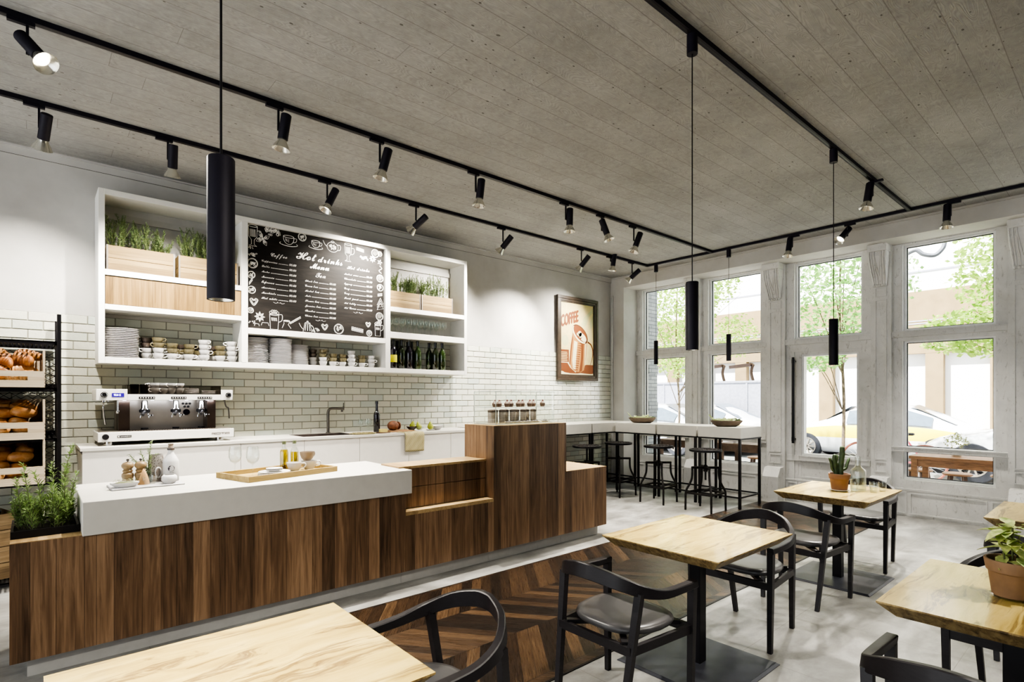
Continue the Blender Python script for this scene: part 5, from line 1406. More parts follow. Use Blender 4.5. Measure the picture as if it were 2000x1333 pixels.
# ------------------------------------------------------------------ on the tables
POT = [(0,0),(.052,0),(.056,.003),(.066,.075),(.068,.078),(.072,.08),(.078,.112),(.0765,.116),(.07,.116),(.066,.09),(.06,.088),(0,.088)]
t = thing('potted_cactus', 'branching green cactus in an orange terracotta pot on the table', 'plant', (5.22, 1.70, .75))
m = M(); m.lathe([(0,0),(.055,0),(.072,.008),(.074,.014),(.07,.014),(.05,.006),(0,.006)], 28); m.build('saucer', PORC, t, smooth=40)
m = M(); m.lathe([(r*1.08, z*1.22+.006) for r, z in POT], 32); m.build('pot', TERRA, t, smooth=35)
m = M(); m.lathe([(0,.124),(.071,.124)], 24); m.build('soil', SOIL, t)
m = M()
def cact(pts, r):
    pts = spline(pts, 5); n = 10
    rr = [r*(.8+.2*math.sin(3.1*i/(len(pts)-1))) for i in range(len(pts))]; rr[-1] = r*.25; rr[-2] = r*.7
    # ribbed section
    pv = None; rings = []
    for i, p in enumerate(pts):
        tn = (pts[min(i+1,len(pts)-1)]-pts[max(i-1,0)]).normalized(); u = tn.cross(Vector((0,1,.01))).normalized(); w = tn.cross(u)
        rings.append([m.bm.verts.new(p+(u*math.cos(2*PI*k/n)+w*math.sin(2*PI*k/n))*rr[i]*(1.12 if k % 2 else .82)) for k in range(n)])
    for a, b in zip(rings, rings[1:]):
        for k in range(n): m._face([a[k], a[(k+1)%n], b[(k+1)%n], b[k]])
    m._face(rings[-1])
dU = Vector((.7527,-.6583,0))
def cp(u, z): return tuple(dU*u+Vector((0,0,z)))
for pts, r in (([cp(.012,.12),cp(.01,.22),cp(.022,.32),cp(.02,.385)],.021),([cp(-.03,.12),cp(-.035,.2),cp(-.045,.27),cp(-.04,.315)],.017),([cp(-.035,.18),cp(-.03,.25),cp(-.015,.31)],.012),([cp(-.03,.15),cp(-.062,.19),cp(-.07,.24),cp(-.088,.285)],.0115),
    ([cp(.01,.17),cp(.05,.19),cp(.062,.22),cp(.085,.285)],.0125),([cp(-.018,.13),cp(-.012,.2),cp(-.02,.24)],.012)): cact(pts, r)
m.build('cactus', CACT, t, smooth=60)
t = thing('water_carafe', 'ribbed glass water carafe half full on the cactus table', 'carafe', (5.36, 1.60, .75))
m = M(); m.lathe([(0,0),(.056,0),(.06,.004),(.06,.165),(.056,.178),(.03,.2),(.024,.215),(.026,.29),(.0245,.29),(.0225,.216),(.028,.198),(.054,.176),(.0575,.163),(.0575,.008),(0,.006)], 32); m.build('glass', GLASS, t, smooth=50)
m = M(); m.lathe([(0,.009),(.056,.009),(.056,.115),(0,.115)], 28); m.build('water', WATER, t, smooth=40)
m = M()
for k in range(16):
    a = 2*PI*k/16; m.tube([(.0605*math.cos(a),.0605*math.sin(a),.01),(.0605*math.cos(a),.0605*math.sin(a),.16)], .0016, 4)
m.build('glass_ribs', GLASS, t)
for i, (x, y) in enumerate(((5.27,1.60),(5.33,1.475),(5.41,1.50),(5.455,1.445))):
    tumbler(x, y, .75, ['empty water tumbler in front of the carafe, left','empty water tumbler in front of the carafe, nearest us','empty water tumbler right of the carafe','empty water tumbler furthest right on the cactus table'][i], 'tumblers on the cactus table', .93)
t = thing('potted_plant', 'variegated leafy plant in a brown clay pot on the right table', 'plant', (2.945, .335, .75))
m = M(); m.lathe([(0,0),(.058,0),(.068,.006),(.07,.012),(.06,.012),(0,.008)], 28); m.build('saucer', GLASS, t, smooth=40)
m = M(); m.lathe([(r*1.14, z*1.25+.008) for r, z in POT], 36); m.build('pot', TERRA2, t, smooth=35)
m = M(); m.lathe([(0,.13),(.076,.13)], 24); m.build('soil', SOIL, t)
def leaf(m, base, dirv, L, W, curl=.25, up=Vector((0,0,1))):
    d = Vector(dirv).normalized(); s = d.cross(up)
    s = s.normalized() if s.length > .05 else Vector((1,0,0)); nrm = s.cross(d).normalized(); base = Vector(base)
    ts = (0, .18, .42, .68, .88, 1); ws = (.06, .62, 1, .78, .36, .02); C_ = []; A = []; B = []
    for q, w in zip(ts, ws):
        p = base+d*L*q-Vector((0,0,1))*curl*L*q*q
        C_.append(m.bm.verts.new(p-nrm*W*.10*w)); A.append(m.bm.verts.new(p+s*W/2*w+nrm*W*.04)); B.append(m.bm.verts.new(p-s*W/2*w+nrm*W*.04))
    for i in range(5):
        m._face([C_[i], C_[i+1], A[i+1], A[i]]); m._face([B[i], B[i+1], C_[i+1], C_[i]])
m = M(); rg = random.Random(77)
m.mi = 1
for (x, y, h) in ((0,0,.29),(-.02,.02,.22),(.03,-.01,.24)): m.tube([(x,y,.13),(x*1.2,y*1.2,h*.6+.05),(x*1.5,y*1.5,h)], .0035, 6)
m.mi = 0
for i in range(46):
    hz = .14+.155*rg.random(); a = rg.uniform(0, 6.28); el_ = rg.uniform(.1, .8)*(1 if hz > .2 else .5)
    leaf(m, (rg.uniform(-.03,.03), rg.uniform(-.03,.03), hz), (math.cos(a), math.sin(a), el_), rg.uniform(.075,.115), rg.uniform(.038,.052), rg.uniform(.3,.75))
o = m.build('foliage', [LEAFV, STEM], t, smooth=60)

# ================================================================== WINDOW BAR
BX0, BX1 = 7.36, 8.0; BZ0, BZ1 = .978, 1.13
def bar_module(label, x0, x1, y0, y1, legs):
    t = thing('bar_table', label, 'bar table', ((x0+x1)/2, (y0+y1)/2, 0)); a, b = (x1-x0)/2, (y1-y0)/2; g = .004
    m = M(); m.box(-a+g, a-g, -b+.010, b-.010, BZ0, BZ1, .002); m.build('top', WHITE, t)
    m = M(); m.box(-a+g, a-g, -b+.010, b-.010, BZ0-.02, BZ0); m.build('frame', BLACK, t)
    for sx_, sy_ in legs:
        m = M(); x, y = sx_*(a-.022), sy_*(b-.03); m.box(x-.016, x+.016, y-.016, y+.016, 0, BZ0-.02); m.build('leg', BLACK, t)
    m = M()
    ls = list(legs)
    for i in range(len(ls)):
        for j in range(i):
            p, q = ls[i], ls[j]
            if (p[0] == q[0]) != (p[1] == q[1]): m.bar((p[0]*(a-.022), p[1]*(b-.03), .155), (q[0]*(a-.022), q[1]*(b-.03), .155), .02, .02)
    m.build('foot_rail', BLACK, t)
Q4 = ((-1,-1),(1,-1),(1,1),(-1,1))
bar_module('white topped bar table at the free end of the window bar', BX0, BX1, 3.62, 4.285, Q4)
bar_module('white topped bar table in the middle of the window bar', BX0, BX1, 4.295, 4.985, Q4)
bar_module('white topped bar table next to the corner of the window bar', BX0, BX1, 4.995, 5.80, Q4)
bar_module('white topped corner bar table against the tiled wall', BX0-.55, BX1, 5.81, 6.50, Q4)
bar_module('white topped bar table along the tiled wall behind the counter block', 5.55, BX0-.56, 5.81, 6.50, Q4)
bar_module('white topped bar table along the tiled wall beside the cabinets', 4.62, 5.54, 5.81, 6.50, Q4)
t = thing('bar_pillar', 'wide black pedestal under the wall bar', 'pedestal', (6.10, 5.92, 0))
M().box(-.035, .035, -.03, .03, .012, BZ0-.02).build('column', BLACK, t); M().box(-.16, .16, -.1, .1, 0, .012).build('foot', BLACK, t)

def stool(label, x, y, rz, h=.84):
    t = thing('bar_stool', label, 'stool', (x, y, 0), rz, 'cast iron bar stools'); zh = .585
    m = M(); m.lathe([(0,h-.03),(.20,h-.034),(.215,h-.03),(.218,h-.018),(.216,h-.004),(.205,h),(.19,h-.006),(0,h-.006)], 40); m.build('seat_rim', BLACK, t, smooth=40)
    m = M()
    for q in (.05, .1, .15, .185): m.tube([(q*math.cos(a), q*math.sin(a), h-.003) for a in [2*PI*i/30 for i in range(30)]], .005, 5, closed=True)
    for i in range(18):
        a = 2*PI*i/18; m.tube([(.03*math.cos(a),.03*math.sin(a),h-.003),(.11*math.cos(a+.2),.11*math.sin(a+.2),h-.002),(.19*math.cos(a),.19*math.sin(a),h-.003)], .005, 5)
    m.build('seat_pattern', STEEL if False else CAST, t)
    m = M(); m.cyl((0,0,zh-.17), (0,0,h-.03), .013, n=12); m.lathe([(.013,zh-.06),(.03,zh-.05),(.032,zh+.02),(.02,zh+.035),(.013,zh+.04)], 16)
    for k in range(22): m.lathe([(.012,h-.24+k*.009),(.0155,h-.2365+k*.009),(.012,h-.233+k*.009)], 10)
    m.build('screw_post', CAST, t, smooth=40)
    m = M()
    for a in (PI/4, 3*PI/4): c, s = math.cos(a), math.sin(a); m.bar((-.185*c,-.185*s,zh), (.185*c,.185*s,zh), .03, .03)
    m.build('cross_bar', CAST, t)
    for k in range(4):
        a = PI/4+k*PI/2; c, s = math.cos(a), math.sin(a)
        pts = spline([(.18,zh+.012),(.178,zh-.06),(.185,zh-.15),(.215,zh-.23),(.25,zh-.29),(.268,zh-.35),(.27,zh-.45),(.272,0)], 4)
        m = M(); P = [Vector((p[0]*c, p[0]*s, p[1])) for p in [(q.x, q.y) for q in [Vector((v[0], v[1], 0)) for v in pts]]]
        m.tube(P, .0145, 8); m.build('leg', CAST, t, smooth=True)
    m = M()
    for k in range(4):
        a, b = PI/4+k*PI/2, PI/4+(k+1)*PI/2; m.bar((.268*math.cos(a),.268*math.sin(a),.24), (.268*math.cos(b),.268*math.sin(b),.24), .016, .026)
    m.build('foot_ring', CAST, t)
    return t
st = stool('cast iron bar stool at the free end of the window bar', 6.985, 3.94, 0)
for lb, x, y, rz in (('cast iron bar stool, second from the free end of the window bar', 7.01, 4.71, .06),('cast iron bar stool nearest the corner at the window bar', 7.02, 5.46, -.05),('cast iron bar stool at the wall bar, partly hidden by the walnut counter', 6.22, 5.42, .1)):
    dup(st, (x, y, 0), rz, lb)
# wooden bowls of leaves on the bar
SALB = flat('grey_brown_wooden_bowl', (108,94,80), .6, var=.12, scale=14, stretch=(1,6,6))
def saladbowl(label, x, y, rz, seed):
    t = thing('wooden_bowl', label, 'bowl', (x, y, BZ1), rz)
    m = M(); m.lathe([(0,0),(.13,0),(.17,.02),(.215,.07),(.225,.088),(.218,.09),(.2,.07),(.15,.03),(0,.02)], 36, sy=.62); m.build('bowl', SALB, t, smooth=50)
    rg = random.Random(seed); m = M()
    for i in range(26):
        u = rg.uniform(-.15,.15); a = rg.uniform(0, 6.28)
        m.mi = 0 if u < .07 else 1
        leaf(m, (u, rg.uniform(-.06,.06), .075), (math.cos(a)*.8, math.sin(a)*.5, rg.uniform(.2,.6)), rg.uniform(.08,.13), rg.uniform(.06,.09), .2)
    for k in range(4):
        m.mi = 0; leaf(m, (-.16, rg.uniform(-.03,.03), .07), (-.6, rg.uniform(-.2,.2), .8), .14, .07, .05)
    o = m.build('lettuce', [SALAD, SALADD], t, smooth=60); o['kind'] = 'stuff'
saladbowl('long wooden bowl of leaves near the corner of the window bar', 7.60, 5.42, R(-49), 3)
saladbowl('long wooden bowl of leaves at the free end of the window bar', 7.55, 3.93, R(-49), 4)

# ================================================================== TRACKS, SPOTLIGHTS, PENDANTS
def track(label, p, q):
    d = Vector(q)-Vector(p); L_ = d.length; rz = math.atan2(d.y, d.x)
    t = thing('lighting_track', label, 'light track', p, rz)
    m = M(); m.box(0, L_, -.018, .018, -.034, 0); m.build('rail', TRACKM, t)
    m = M(); m.box(0, L_, -.006, .006, -.0345, -.0335); m.build('conductor_slot', BLACK, t)
    m = M(); m.box(L_-.03, L_+.018, -.02, .02, -.036, 0); m.build('connector', TRACKM, t)
ZT_ = ZC
TRK = {'near': 4.28, 'far': 5.44, 'right': 1.785}; XWT = 7.78
track('black lighting track across the ceiling, second one from the tiled wall', (-2.5, 4.28, ZT_), (XWT-.02, 4.28, ZT_))
track('black lighting track nearest the tiled wall', (-2.5, 5.44, ZT_), (XWT-.02, 5.44, ZT_))
track('black lighting track carrying the big pendants above the tables', (-2.5, 1.785, ZT_), (XWT-.02, 1.785, ZT_))
track('black lighting track running along the window wall', (XWT, 5.46, ZT_), (XWT, -3.5, ZT_))
track('added unseen black lighting track behind the right tables, outside the picture', (-2.5, -.72, ZT_), (XWT-.02, -.72, ZT_))  # unseen track, added to carry extra spots for the right tables
SPOTS = []
def spot(label, x, y, d, along_x=True, drop=.20, power=60, size=58, glow=True, armside=1):
    """track head: adapter, stem arm, black can and chrome reflector with bulb"""
    d = Vector(d).normalized(); z = -.034
    t = thing('track_spotlight', label, 'spotlight', (x, y, ZC), 0, 'track spotlights')
    m = M()
    if along_x: m.box(-.09, .035, -.014, .014, z-.022, z)
    else: m.box(-.014, .014, -.09, .035, z-.022, z)
    m.build('track_adapter', TRACKM, t)
    c = Vector((0, 0, z-.02-drop)); n1 = d
    side = Vector((-.6583,.7527,0)) if along_x else Vector((.7527,-.6583,0))
    side = side - d*side.dot(d); side.normalize(); off = side*.045*armside
    m = M(); top = Vector((off.x*.0, 0, z-.02)); m.bar(top, (0, 0, c.z), .012, .014, (1,0,0)); m.build('stem', TRACKM, t)
    cen = c-off+d*.0
    p0 = cen-d*.125; p1 = cen+d*.065; p2 = p1+d*.075
    m = M(); m.tube([p0, p0+d*.004, p1-d*.002, p1], [.033,.037,.037,.036], 20); m.build('can', TRACKM, t, smooth=40)
    m = M(); m.bar(c, cen, .012, .012); m.build('pivot', TRACKM, t)
    m = M(); m.tube([p1, p1+d*.02, p1+d*.045, p2-d*.006, p2], [.030,.036,.052,.062,.066], 24, caps=False)
    m.tube([p2, p2-d*.008, p1+d*.03, p1+d*.012], [.066,.058,.038,.02], 24, caps=False); m.build('reflector', REFL, t, smooth=60)
    m = M(); m.tube([p1+d*.010, p1+d*.02, p1+d*.034], [.018,.03,.034], 18); m.build('bulb', GLOW, t, smooth=40)
    SPOTS.append((t, p2+d*.012, d, power, size)); return t
DN = (0,0,-1)
nl = ['first from the left','second from the left','third from the left','fourth from the left','fifth from the left','sixth from the left','nearest the window','eighth from the left']
cam = Vector((0,0,1.55))
NEAR = [(-.02,(.42,-.55,-.7)),(1.40,(-.12,.1,-1)),(2.24,(-.22,.15,-1)),(3.27,(-.10,.05,-1)),(4.55,(-.05,-.02,-1)),(5.18,(.2,-.28,-.95)),(5.82,(-.3,.2,-.95))]
for i, (x, d) in enumerate(NEAR): spot('track spotlight %s on the second track from the wall' % nl[i], x, 4.28, d, drop=.16 if i else .17, power=(95,70,70,70,70,70,70)[i])
FAR = [(.04,(-.1,.55,-.8)),(.87,(.03,.34,-1)),(2.26,(-.35,.0,-.75)),(3.30,(-.35,.75,-.55)),(4.60,(-.3,.65,-.75)),(6.12,(-.28,.62,-.78)),(6.80,(-.05,.15,-1)),(7.35,(-.4,.7,-.7))]
for i, (x, d) in enumerate(FAR): spot('track spotlight %s on the track nearest the wall' % ('nearest the window' if i == 7 else 'seventh from the left' if i == 6 else nl[i]), x, 5.44, d, drop=.15 if i not in (6,) else .05, power=(42,70,70,75,60,85,50,60)[i], size=(58,84,76,58,70,58,58,58)[i])
WIN = [(3.11,(-.2,.05,-1)),(2.44,(-.75,.25,-.75)),(1.40,(-.12,.02,-1))]
for i, (y, d) in enumerate(WIN): spot('track spotlight %s along the window wall track' % ['first from the bar','in the middle','nearest the right edge'][i], XWT, y, d, False, drop=.13, power=60)
spot('only track spotlight on the track above the tables, near the window', 6.42, 1.785, (-.15,.1,-1), False, drop=.13, power=60)
for i, (x, d) in enumerate(((3.75,(-.3,.38,-1)),(5.9,(-.22,.3,-1)),(1.5,(-.32,.72,-1)))): spot('added unseen spotlight on the track behind the right tables, %s' % ['over the leafy plant table','towards the window','towards the foreground table'][i], x, -.72, d, drop=.14, power=(60,50,55)[i])  # added out-of-view spots that brighten the right and foreground tables
def pendant(label, x, y, z0, z1, r):
    t = thing('pendant_lamp', label, 'pendant', (x, y, ZC), 0, 'black cylinder pendants')
    m = M(); m.cyl((0,0,-.034), (0,0,-.15), .032, n=20); m.build('ceiling_cap', TRACKM, t, smooth=40)
    m = M(); m.cyl((0,0,-.15), (0,0,z1-ZC), .0035 if r > .036 else .0028, n=8); m.build('cable', BLACK, t)
    m = M(); a, b = z0-ZC, z1-ZC; m.lathe([(0,b),(r-.002,b),(r,b-.003),(r,a),(r-.004,a),(r-.004,a+.06),(0,a+.06)], 40); m.build('shade', TRACKM, t, smooth=40)
    m = M(); m.lathe([(r-.0045,a+.001),(r-.005,a+.004),(r*.62,a+.03),(r*.6,a+.03)], 32); m.build('inner_ring', REFL, t, smooth=40)
    m = M(); m.lathe([(0,a+.028),(r*.62,a+.028)], 24); m.build('light_disc', GLOW2, t)
    SPOTS.append((t, Vector((0,0,a-.01)), Vector((0,0,-1)), 26 if r > .036 else 8, 70))
pendant('big black cylinder pendant hanging at the left in front of the shelf', .42, 1.785, 1.838, 2.256, .0375)
pendant('big black cylinder pendant above the bare middle table', 3.01, 1.785, 1.838, 2.25, .0372)
pendant('black cylinder pendant above the cactus table', 5.34, 1.785, 1.838, 2.245, .0375)
pendant('slim black pendant above the window bar near the corner', XWT, 5.276, 2.10, 2.49, .034)
pendant('slim black pendant at the free end of the window bar', XWT, 4.016, 2.095, 2.49, .034)
# ================================================================== STREET OUTSIDE
PAVE = flat('pale_pavement', (196,194,190), .85, var=.06, scale=6); ROAD = flat('grey_asphalt', (120,122,126), .9, var=.06, scale=8)
m = M(); m.box(8.8, 14.0, -8, 22, -.14, -.02); struct(m.build('pavement', PAVE))
m = M(); m.box(14.0, 17.0, -8, 30, -.2, -.12); struct(m.build('street', ROAD))
m = M(); m.box(17.0, 19.0, -8, 30, -.2, .0); struct(m.build('pavement', PAVE))
def brick():
    t = NT('grey_painted_brick'); P = t.coord(); x, y, z = t.xyz(P)
    b = t.new('TexBrick'); t.link(t.comb(x, z, 0), b.inputs[0]); b.inputs['Scale'].default_value = 1; b.inputs['Brick Width'].default_value = .24; b.inputs['Row Height'].default_value = .07; b.inputs['Mortar Size'].default_value = .006
    b.inputs[1].default_value = srgb(150,154,160); b.inputs[2].default_value = srgb(176,180,184); b.inputs[3].default_value = srgb(110,114,120)
    t.bsdf(b.outputs[0], .8); return t.m
m = M(); m.box(8.80, 9.08, 6.13, 6.9, -.02, 4.4)
for z in (1.3, 2.0, 2.75): m.box(8.80, 9.09, 6.12, 6.9, z, z+.16)
S('wall_outside', m, brick())
FAC = flat('white_render', (246,246,248), .8, var=.01, scale=3); BEI = flat('beige_stone', (150,130,96), .8, var=.05, scale=4); GRO = flat('facade_shadow_joint', (170,172,186), .8)
t = thing('shop_building', 'pale building across the street with beige columns and a beige band', 'building', (18.4, 4, 0))
m = M(); m.box(0, .4, -10, 26, -.02, 11); m.build('wall', FAC, t)
m = M(); m.box(-.2, 0, -10, 26, 2.75, 4.45); m.build('beige_band', BEI, t)
m = M()
for z in (3.55, 3.62): m.box(-.21, -.2, -10, 26, z, z+.03)
for z in (5.0, 5.75, 6.5, 7.2): m.box(-.02, 0, -10, 26, z, z+.04)
m.build('groove', GRO, t)
for k in range(-4, 8):
    y = 3.63-4+k*1.335
    m = M(); m.box(-.2, -.0, y-.2, y+.2, 0, 2.75, .01); m.build('column', BEI, t)
m = M(); m.box(-.2, 0, -10, 6.2, 0, .55); m.build('plinth', BEI, t)
m = M()
for y in (-2.0, .62, 3.4): m.box(-.04, 0, y-.26, y+.26, .62, 2.6)
m.build('shop_window', flat('blue_grey_glass', (130,150,170), .2), t)
m = M(); m.box(0, .12, 0, 9, -.02, 2.02); m.box(-.03, .15, 0, 9, 2.02, 2.08)
for k in range(6): m.box(-.02, 0, .8+k*1.5, .86+k*1.5, 0, 2.02)
tag(m.build('street_fence', flat('grey_hoarding', (150,152,164), .7, var=.06), loc=(16.9, 7.3, 0)), 'grey panel fence across the street left of the door', 'fence')
for i, y in enumerate((7.95, 8.9)):
    t = thing('floodlight', ['dark floodlight arm above the grey fence, nearer the door','dark floodlight arm above the grey fence, further left'][i], 'floodlight', (16.95, y, 2.08))
    m = M(); m.tube(spline([(0,0,0),(0,.06,.25),(0,.02,.45),(0,-.02,.5)], 4), .045, 8); m.build('arm', DSTEEL, t); m = M(); m.bar((0,.05,.5), (0,.75,.44), .16, .1); m.build('lamp_head', DSTEEL, t)

def leaves(m, c, r, n, rg, size=.10):
    for i in range(int(n*2.6) if size > .09 else n):
        while True:
            p = Vector((rg.uniform(-1,1), rg.uniform(-1,1), rg.uniform(-1,1)))
            if .25 < p.length < 1: break
        p = Vector((c[0]+p.x*r[0], c[1]+p.y*r[1], c[2]+p.z*r[2]))
        a = Vector((rg.uniform(-1,1), rg.uniform(-1,1), rg.uniform(-.6,.4))).normalized(); b = a.orthogonal().normalized()
        b = (b*math.cos(rg.uniform(0,6))+a.cross(b)*math.sin(rg.uniform(0,6))).normalized(); s_ = size*rg.uniform(.6,1.3)
        m._face([m.bm.verts.new(v) for v in (p, p+a*s_*.5+b*s_*.28, p+a*s_, p+a*s_*.5-b*s_*.28)])
def tree(label, x, y, h, blobs, seed, mat, branches):
    t = thing('street_tree', label, 'tree', (x, y, -.02), group=None); rg = random.Random(seed)
    m = M(); m.tube(spline([(0,0,0),(.04,-.02,h*.3),(-.03,.03,h*.6),(0,0,h)], 4), [.036-.026*i/12 for i in range(13)], 8)
    m.build('trunk', BARK, t, smooth=True)
    m = M()
    for c in blobs:
        e = Vector(c[0])-Vector((x,y,0)); b = Vector((0,0,max(.8, min(h, e.z*.55))))
        for k in range(3):
            q = e+Vector((rg.uniform(-1,1)*c[1][0]*.8, rg.uniform(-1,1)*c[1][1]*.8, rg.uniform(-.6,.9)*c[1][2])); mid = b.lerp(q, .5)+Vector((0,0,.15))
            m.tube(spline([b, mid, q], 5), [.011-.008*i/10 for i in range(11)], 5)
    m.build('branches', BARK, t, smooth=True)
    m = M()
    for c, r, n in blobs: leaves(m, (c[0]-x, c[1]-y, c[2]), r, n, rg)
    m.build('foliage', mat, t, fix=False)
tree('bushy light green street tree beyond the corner windows', 12.3, 7.7, 4.6, [((12.2,7.9,3.9),(1.0,1.3,1.3),1500),((11.9,7.3,2.5),(.7,.8,.45),420),((12.0,6.6,4.4),(.8,.6,.7),420),((12.2,6.1,3.0),(.6,.5,.5),260)], 1, TREEL, 6)
tree('slender street tree with thin trunk beyond the door', 11.5, 3.70, 5.2, [((11.5,3.7,3.7),(.9,1.2,1.1),1100),((11.3,4.1,2.45),(.6,.6,.4),320),((11.5,3.5,4.9),(.7,.8,.5),240)], 2, TREEL2, 6)
tree('light green street tree reaching in from the right edge', 11.0, .3, 4.6, [((10.7,1.1,3.5),(.8,.85,1.0),1000),((10.4,1.35,2.55),(.6,1.0,.38),760)], 3, TREEL, 6)

def wheel(m, x, y, z, r, w): m.lathe([(r*.62,-w/2),(r*.95,-w/2),(r,-w*.3),(r,w*.3),(r*.95,w/2),(r*.62,w/2)], 28, T=Matrix.Translation((x,y,z)) @ Matrix.Rotation(R(90),4,'Y'))
TYRE = flat('tyre_rubber', (52,54,62), .85, var=.1, scale=60, bump=.4); CGL = flat('car_window', (96,110,124), .1, coat=.5)
def car(label, x, y, rz, paint, name='parked_car', r=.34, band=None):
    """nose towards +y in its own frame"""
    t = thing(name, label, 'car', (x, y, -.05), rz); W_ = .86
    ST = [(-2.2,.72,.60,.62,.66),(-2.12,.92,.72,.72,.80),(-1.65,.98,.80,.76,.86),(-1.25,1.22,.88,.62,.92),(-.75,1.41,.90,.58,.92),(-.1,1.45,.90,.58,.91),(.45,1.37,.90,.58,.91),(1.0,1.02,.88,.70,.93),(1.5,.94,.86,.74,.84),(2.0,.84,.80,.70,.74),(2.2,.66,.68,.58,.58)]
    def sec(q):
        y, top, w_, tw, belt = q
        return [(0,top),(tw*.7,top-.008),(tw,top-.05),(w_,belt),(w_+.02,.6),(w_,.36),(w_-.06,.2),(0,.2)]
    m = M(); rows = []
    for q in ST:
        S_ = sec(q); S_ = S_+[(-x, z) for x, z in S_[-2:0:-1]]
        rows.append([m.bm.verts.new((x, q[0], z)) for x, z in S_])
    for p, q in zip(rows, rows[1:]):
        for k in range(14):
            m.mi = 1 if band and k in (3, 10) else 0; m._face([p[k], p[(k+1)%14], q[(k+1)%14], q[k]])
    m.mi = 0; m._face(rows[0]); m._face(rows[-1][::-1]); m.build('body', [paint, band or paint], t, smooth=True, sub=1)
    m = M()
    for sg in (-1, 1):
        for i in (3, 4, 5):
            P_ = []
            for j, f in ((i, .12), (i+1, .12), (i+1, .88), (i, .88)):
                S_ = sec(ST[j]); p = Vector((S_[3][0], ST[j][0], S_[3][1])).lerp(Vector((S_[2][0], ST[j][0], S_[2][1])), f)
                P_.append((sg*(p.x+.012), p.y, p.z))
            m.poly(P_)
    for i, j in ((7, 6), (2, 4)):
        a_, b_ = ST[i], ST[j]; m.poly([(-a_[3]*.85,a_[0],a_[1]+.02),(a_[3]*.85,a_[0],a_[1]+.02),(b_[3]*.85,b_[0],b_[1]+.01),(-b_[3]*.85,b_[0],b_[1]+.01)])
    m.build('windows', CGL, t, fix=False)
    W_ = .86
    for sg in (-1, 1):
        for yy in (-1.35, 1.35):
            m = M(); wheel(m, sg*(W_-.06), yy, r+.02, r, .2); w_ = m.build('wheel', TYRE, t, smooth=40)
            m = M()
            for k in range(10):
                aa = 2*PI*k/10; m.bar((sg*(W_+.03), yy, r+.02), (sg*(W_+.03), yy+r*.62*math.cos(aa), r+.02+r*.62*math.sin(aa)), .03, .03, (1,0,0))
            m.tube([(sg*(W_+.03), yy+r*.62*math.cos(2*PI*k/24), r+.02+r*.62*math.sin(2*PI*k/24)) for k in range(24)], .02, 6, closed=True); m.build('rim', STEEL, w_)
    m = M()
    for sg in (-1, 1): m.box(sg*.6-.16, sg*.6+.16, 2.14, 2.2, .6, .72, .01)
    m.build('headlight', PORC, t)
WCAR = flat('white_car_paint', (226,228,234), .25, coat=.6, var=.01); YCAR = flat('taxi_yellow', (232,214,40), .3, coat=.5, var=.02)
car('white car parked outside the right window', 13.78, .66, 0, WCAR, r=.37)
car('white taxi with a yellow side band in the street beyond the door', 15.9, 4.3, 0, WCAR, 'taxi', band=YCAR); car('white taxi with a yellow side band further along, beyond the corner windows', 15.9, 9.2, 0, WCAR, 'taxi', band=YCAR)
car('silver car parked beyond the corner window', 14.0, 9.6, 0, flat('silver_car_paint', (190,196,206), .3, coat=.6))
t = thing('bicycle', 'bicycle with brown tyres standing on the pavement by the white car', 'bicycle', (12.35, 3.12, -.02))
BRT = flat('brown_tyre', (120,72,60), .8); FRM = flat('red_frame', (170,60,80), .4)
for yy in (-.52, .52):
    m = M(); m.tube([(0, yy+.33*math.cos(a), .35+.33*math.sin(a)) for a in [2*PI*k/36 for k in range(36)]], .022, 8, closed=True); w_ = m.build('wheel', BRT, t, smooth=True)
    m = M()
    for k in range(18): a = 2*PI*k/18; m.tube([(0,yy,.35),(0,yy+.31*math.cos(a),.35+.31*math.sin(a))], .003, 4)
    m.build('spokes', CHROME, w_)
m = M()
for p, q in (((0,-.52,.35),(0,-.12,.36)),((0,-.12,.36),(0,-.22,.86)),((0,-.22,.80),(0,-.52,.35)),((0,-.12,.36),(0,.36,.76)),((0,-.2,.76),(0,.34,.82)),((0,.52,.35),(0,.33,.95))): m.tube([p, q], .018, 8)
m.build('frame', FRM, t); m = M(); m.box(-.06, .06, -.36, -.1, .86, .91, .02); m.build('saddle', BLACK, t); m = M(); m.tube(spline([(-.28,.2,.98),(-.2,.3,1.0),(0,.33,.98),(.2,.3,1.0),(.28,.2,.98)], 4), .013, 8); m.build('handlebar', CHROME, t)
TEAK = flat('outdoor_teak', (142,104,74), .55, var=.15, scale=10, stretch=(1,1,6)); TEAKD = flat('dark_outdoor_wood', (98,76,62), .6, var=.15, scale=10)
def otable(label, x, y, w, l, mat):
    t = thing('outdoor_table', label, 'table', (x, y, -.02))
    m = M()
    for k in range(4): m.box(-w/2+k*w/4+.004, -w/2+(k+1)*w/4-.004, -l/2, l/2, .72, .76)
    m.box(-w/2+.03, -w/2+.05, -l/2+.03, l/2-.03, .62, .72); m.box(w/2-.05, w/2-.03, -l/2+.03, l/2-.03, .62, .72); m.build('top', mat, t)
    for sx_ in (-1, 1):
        for sy_ in (-1, 1): m = M(); m.box(sx_*(w/2-.05)-.035, sx_*(w/2-.05)+.035, sy_*(l/2-.06)-.035, sy_*(l/2-.06)+.035, 0, .72); m.build('leg', mat, t)
otable('brown wooden table on the pavement outside the right window', 9.55, 1.45, .7, 1.35, TEAK)
otable('dark wooden table on the pavement outside the middle window', 9.6, 4.45, .7, 1.1, TEAKD)
otable('dark wooden table on the pavement outside the corner window', 9.6, 5.75, .7, 1.0, TEAKD)
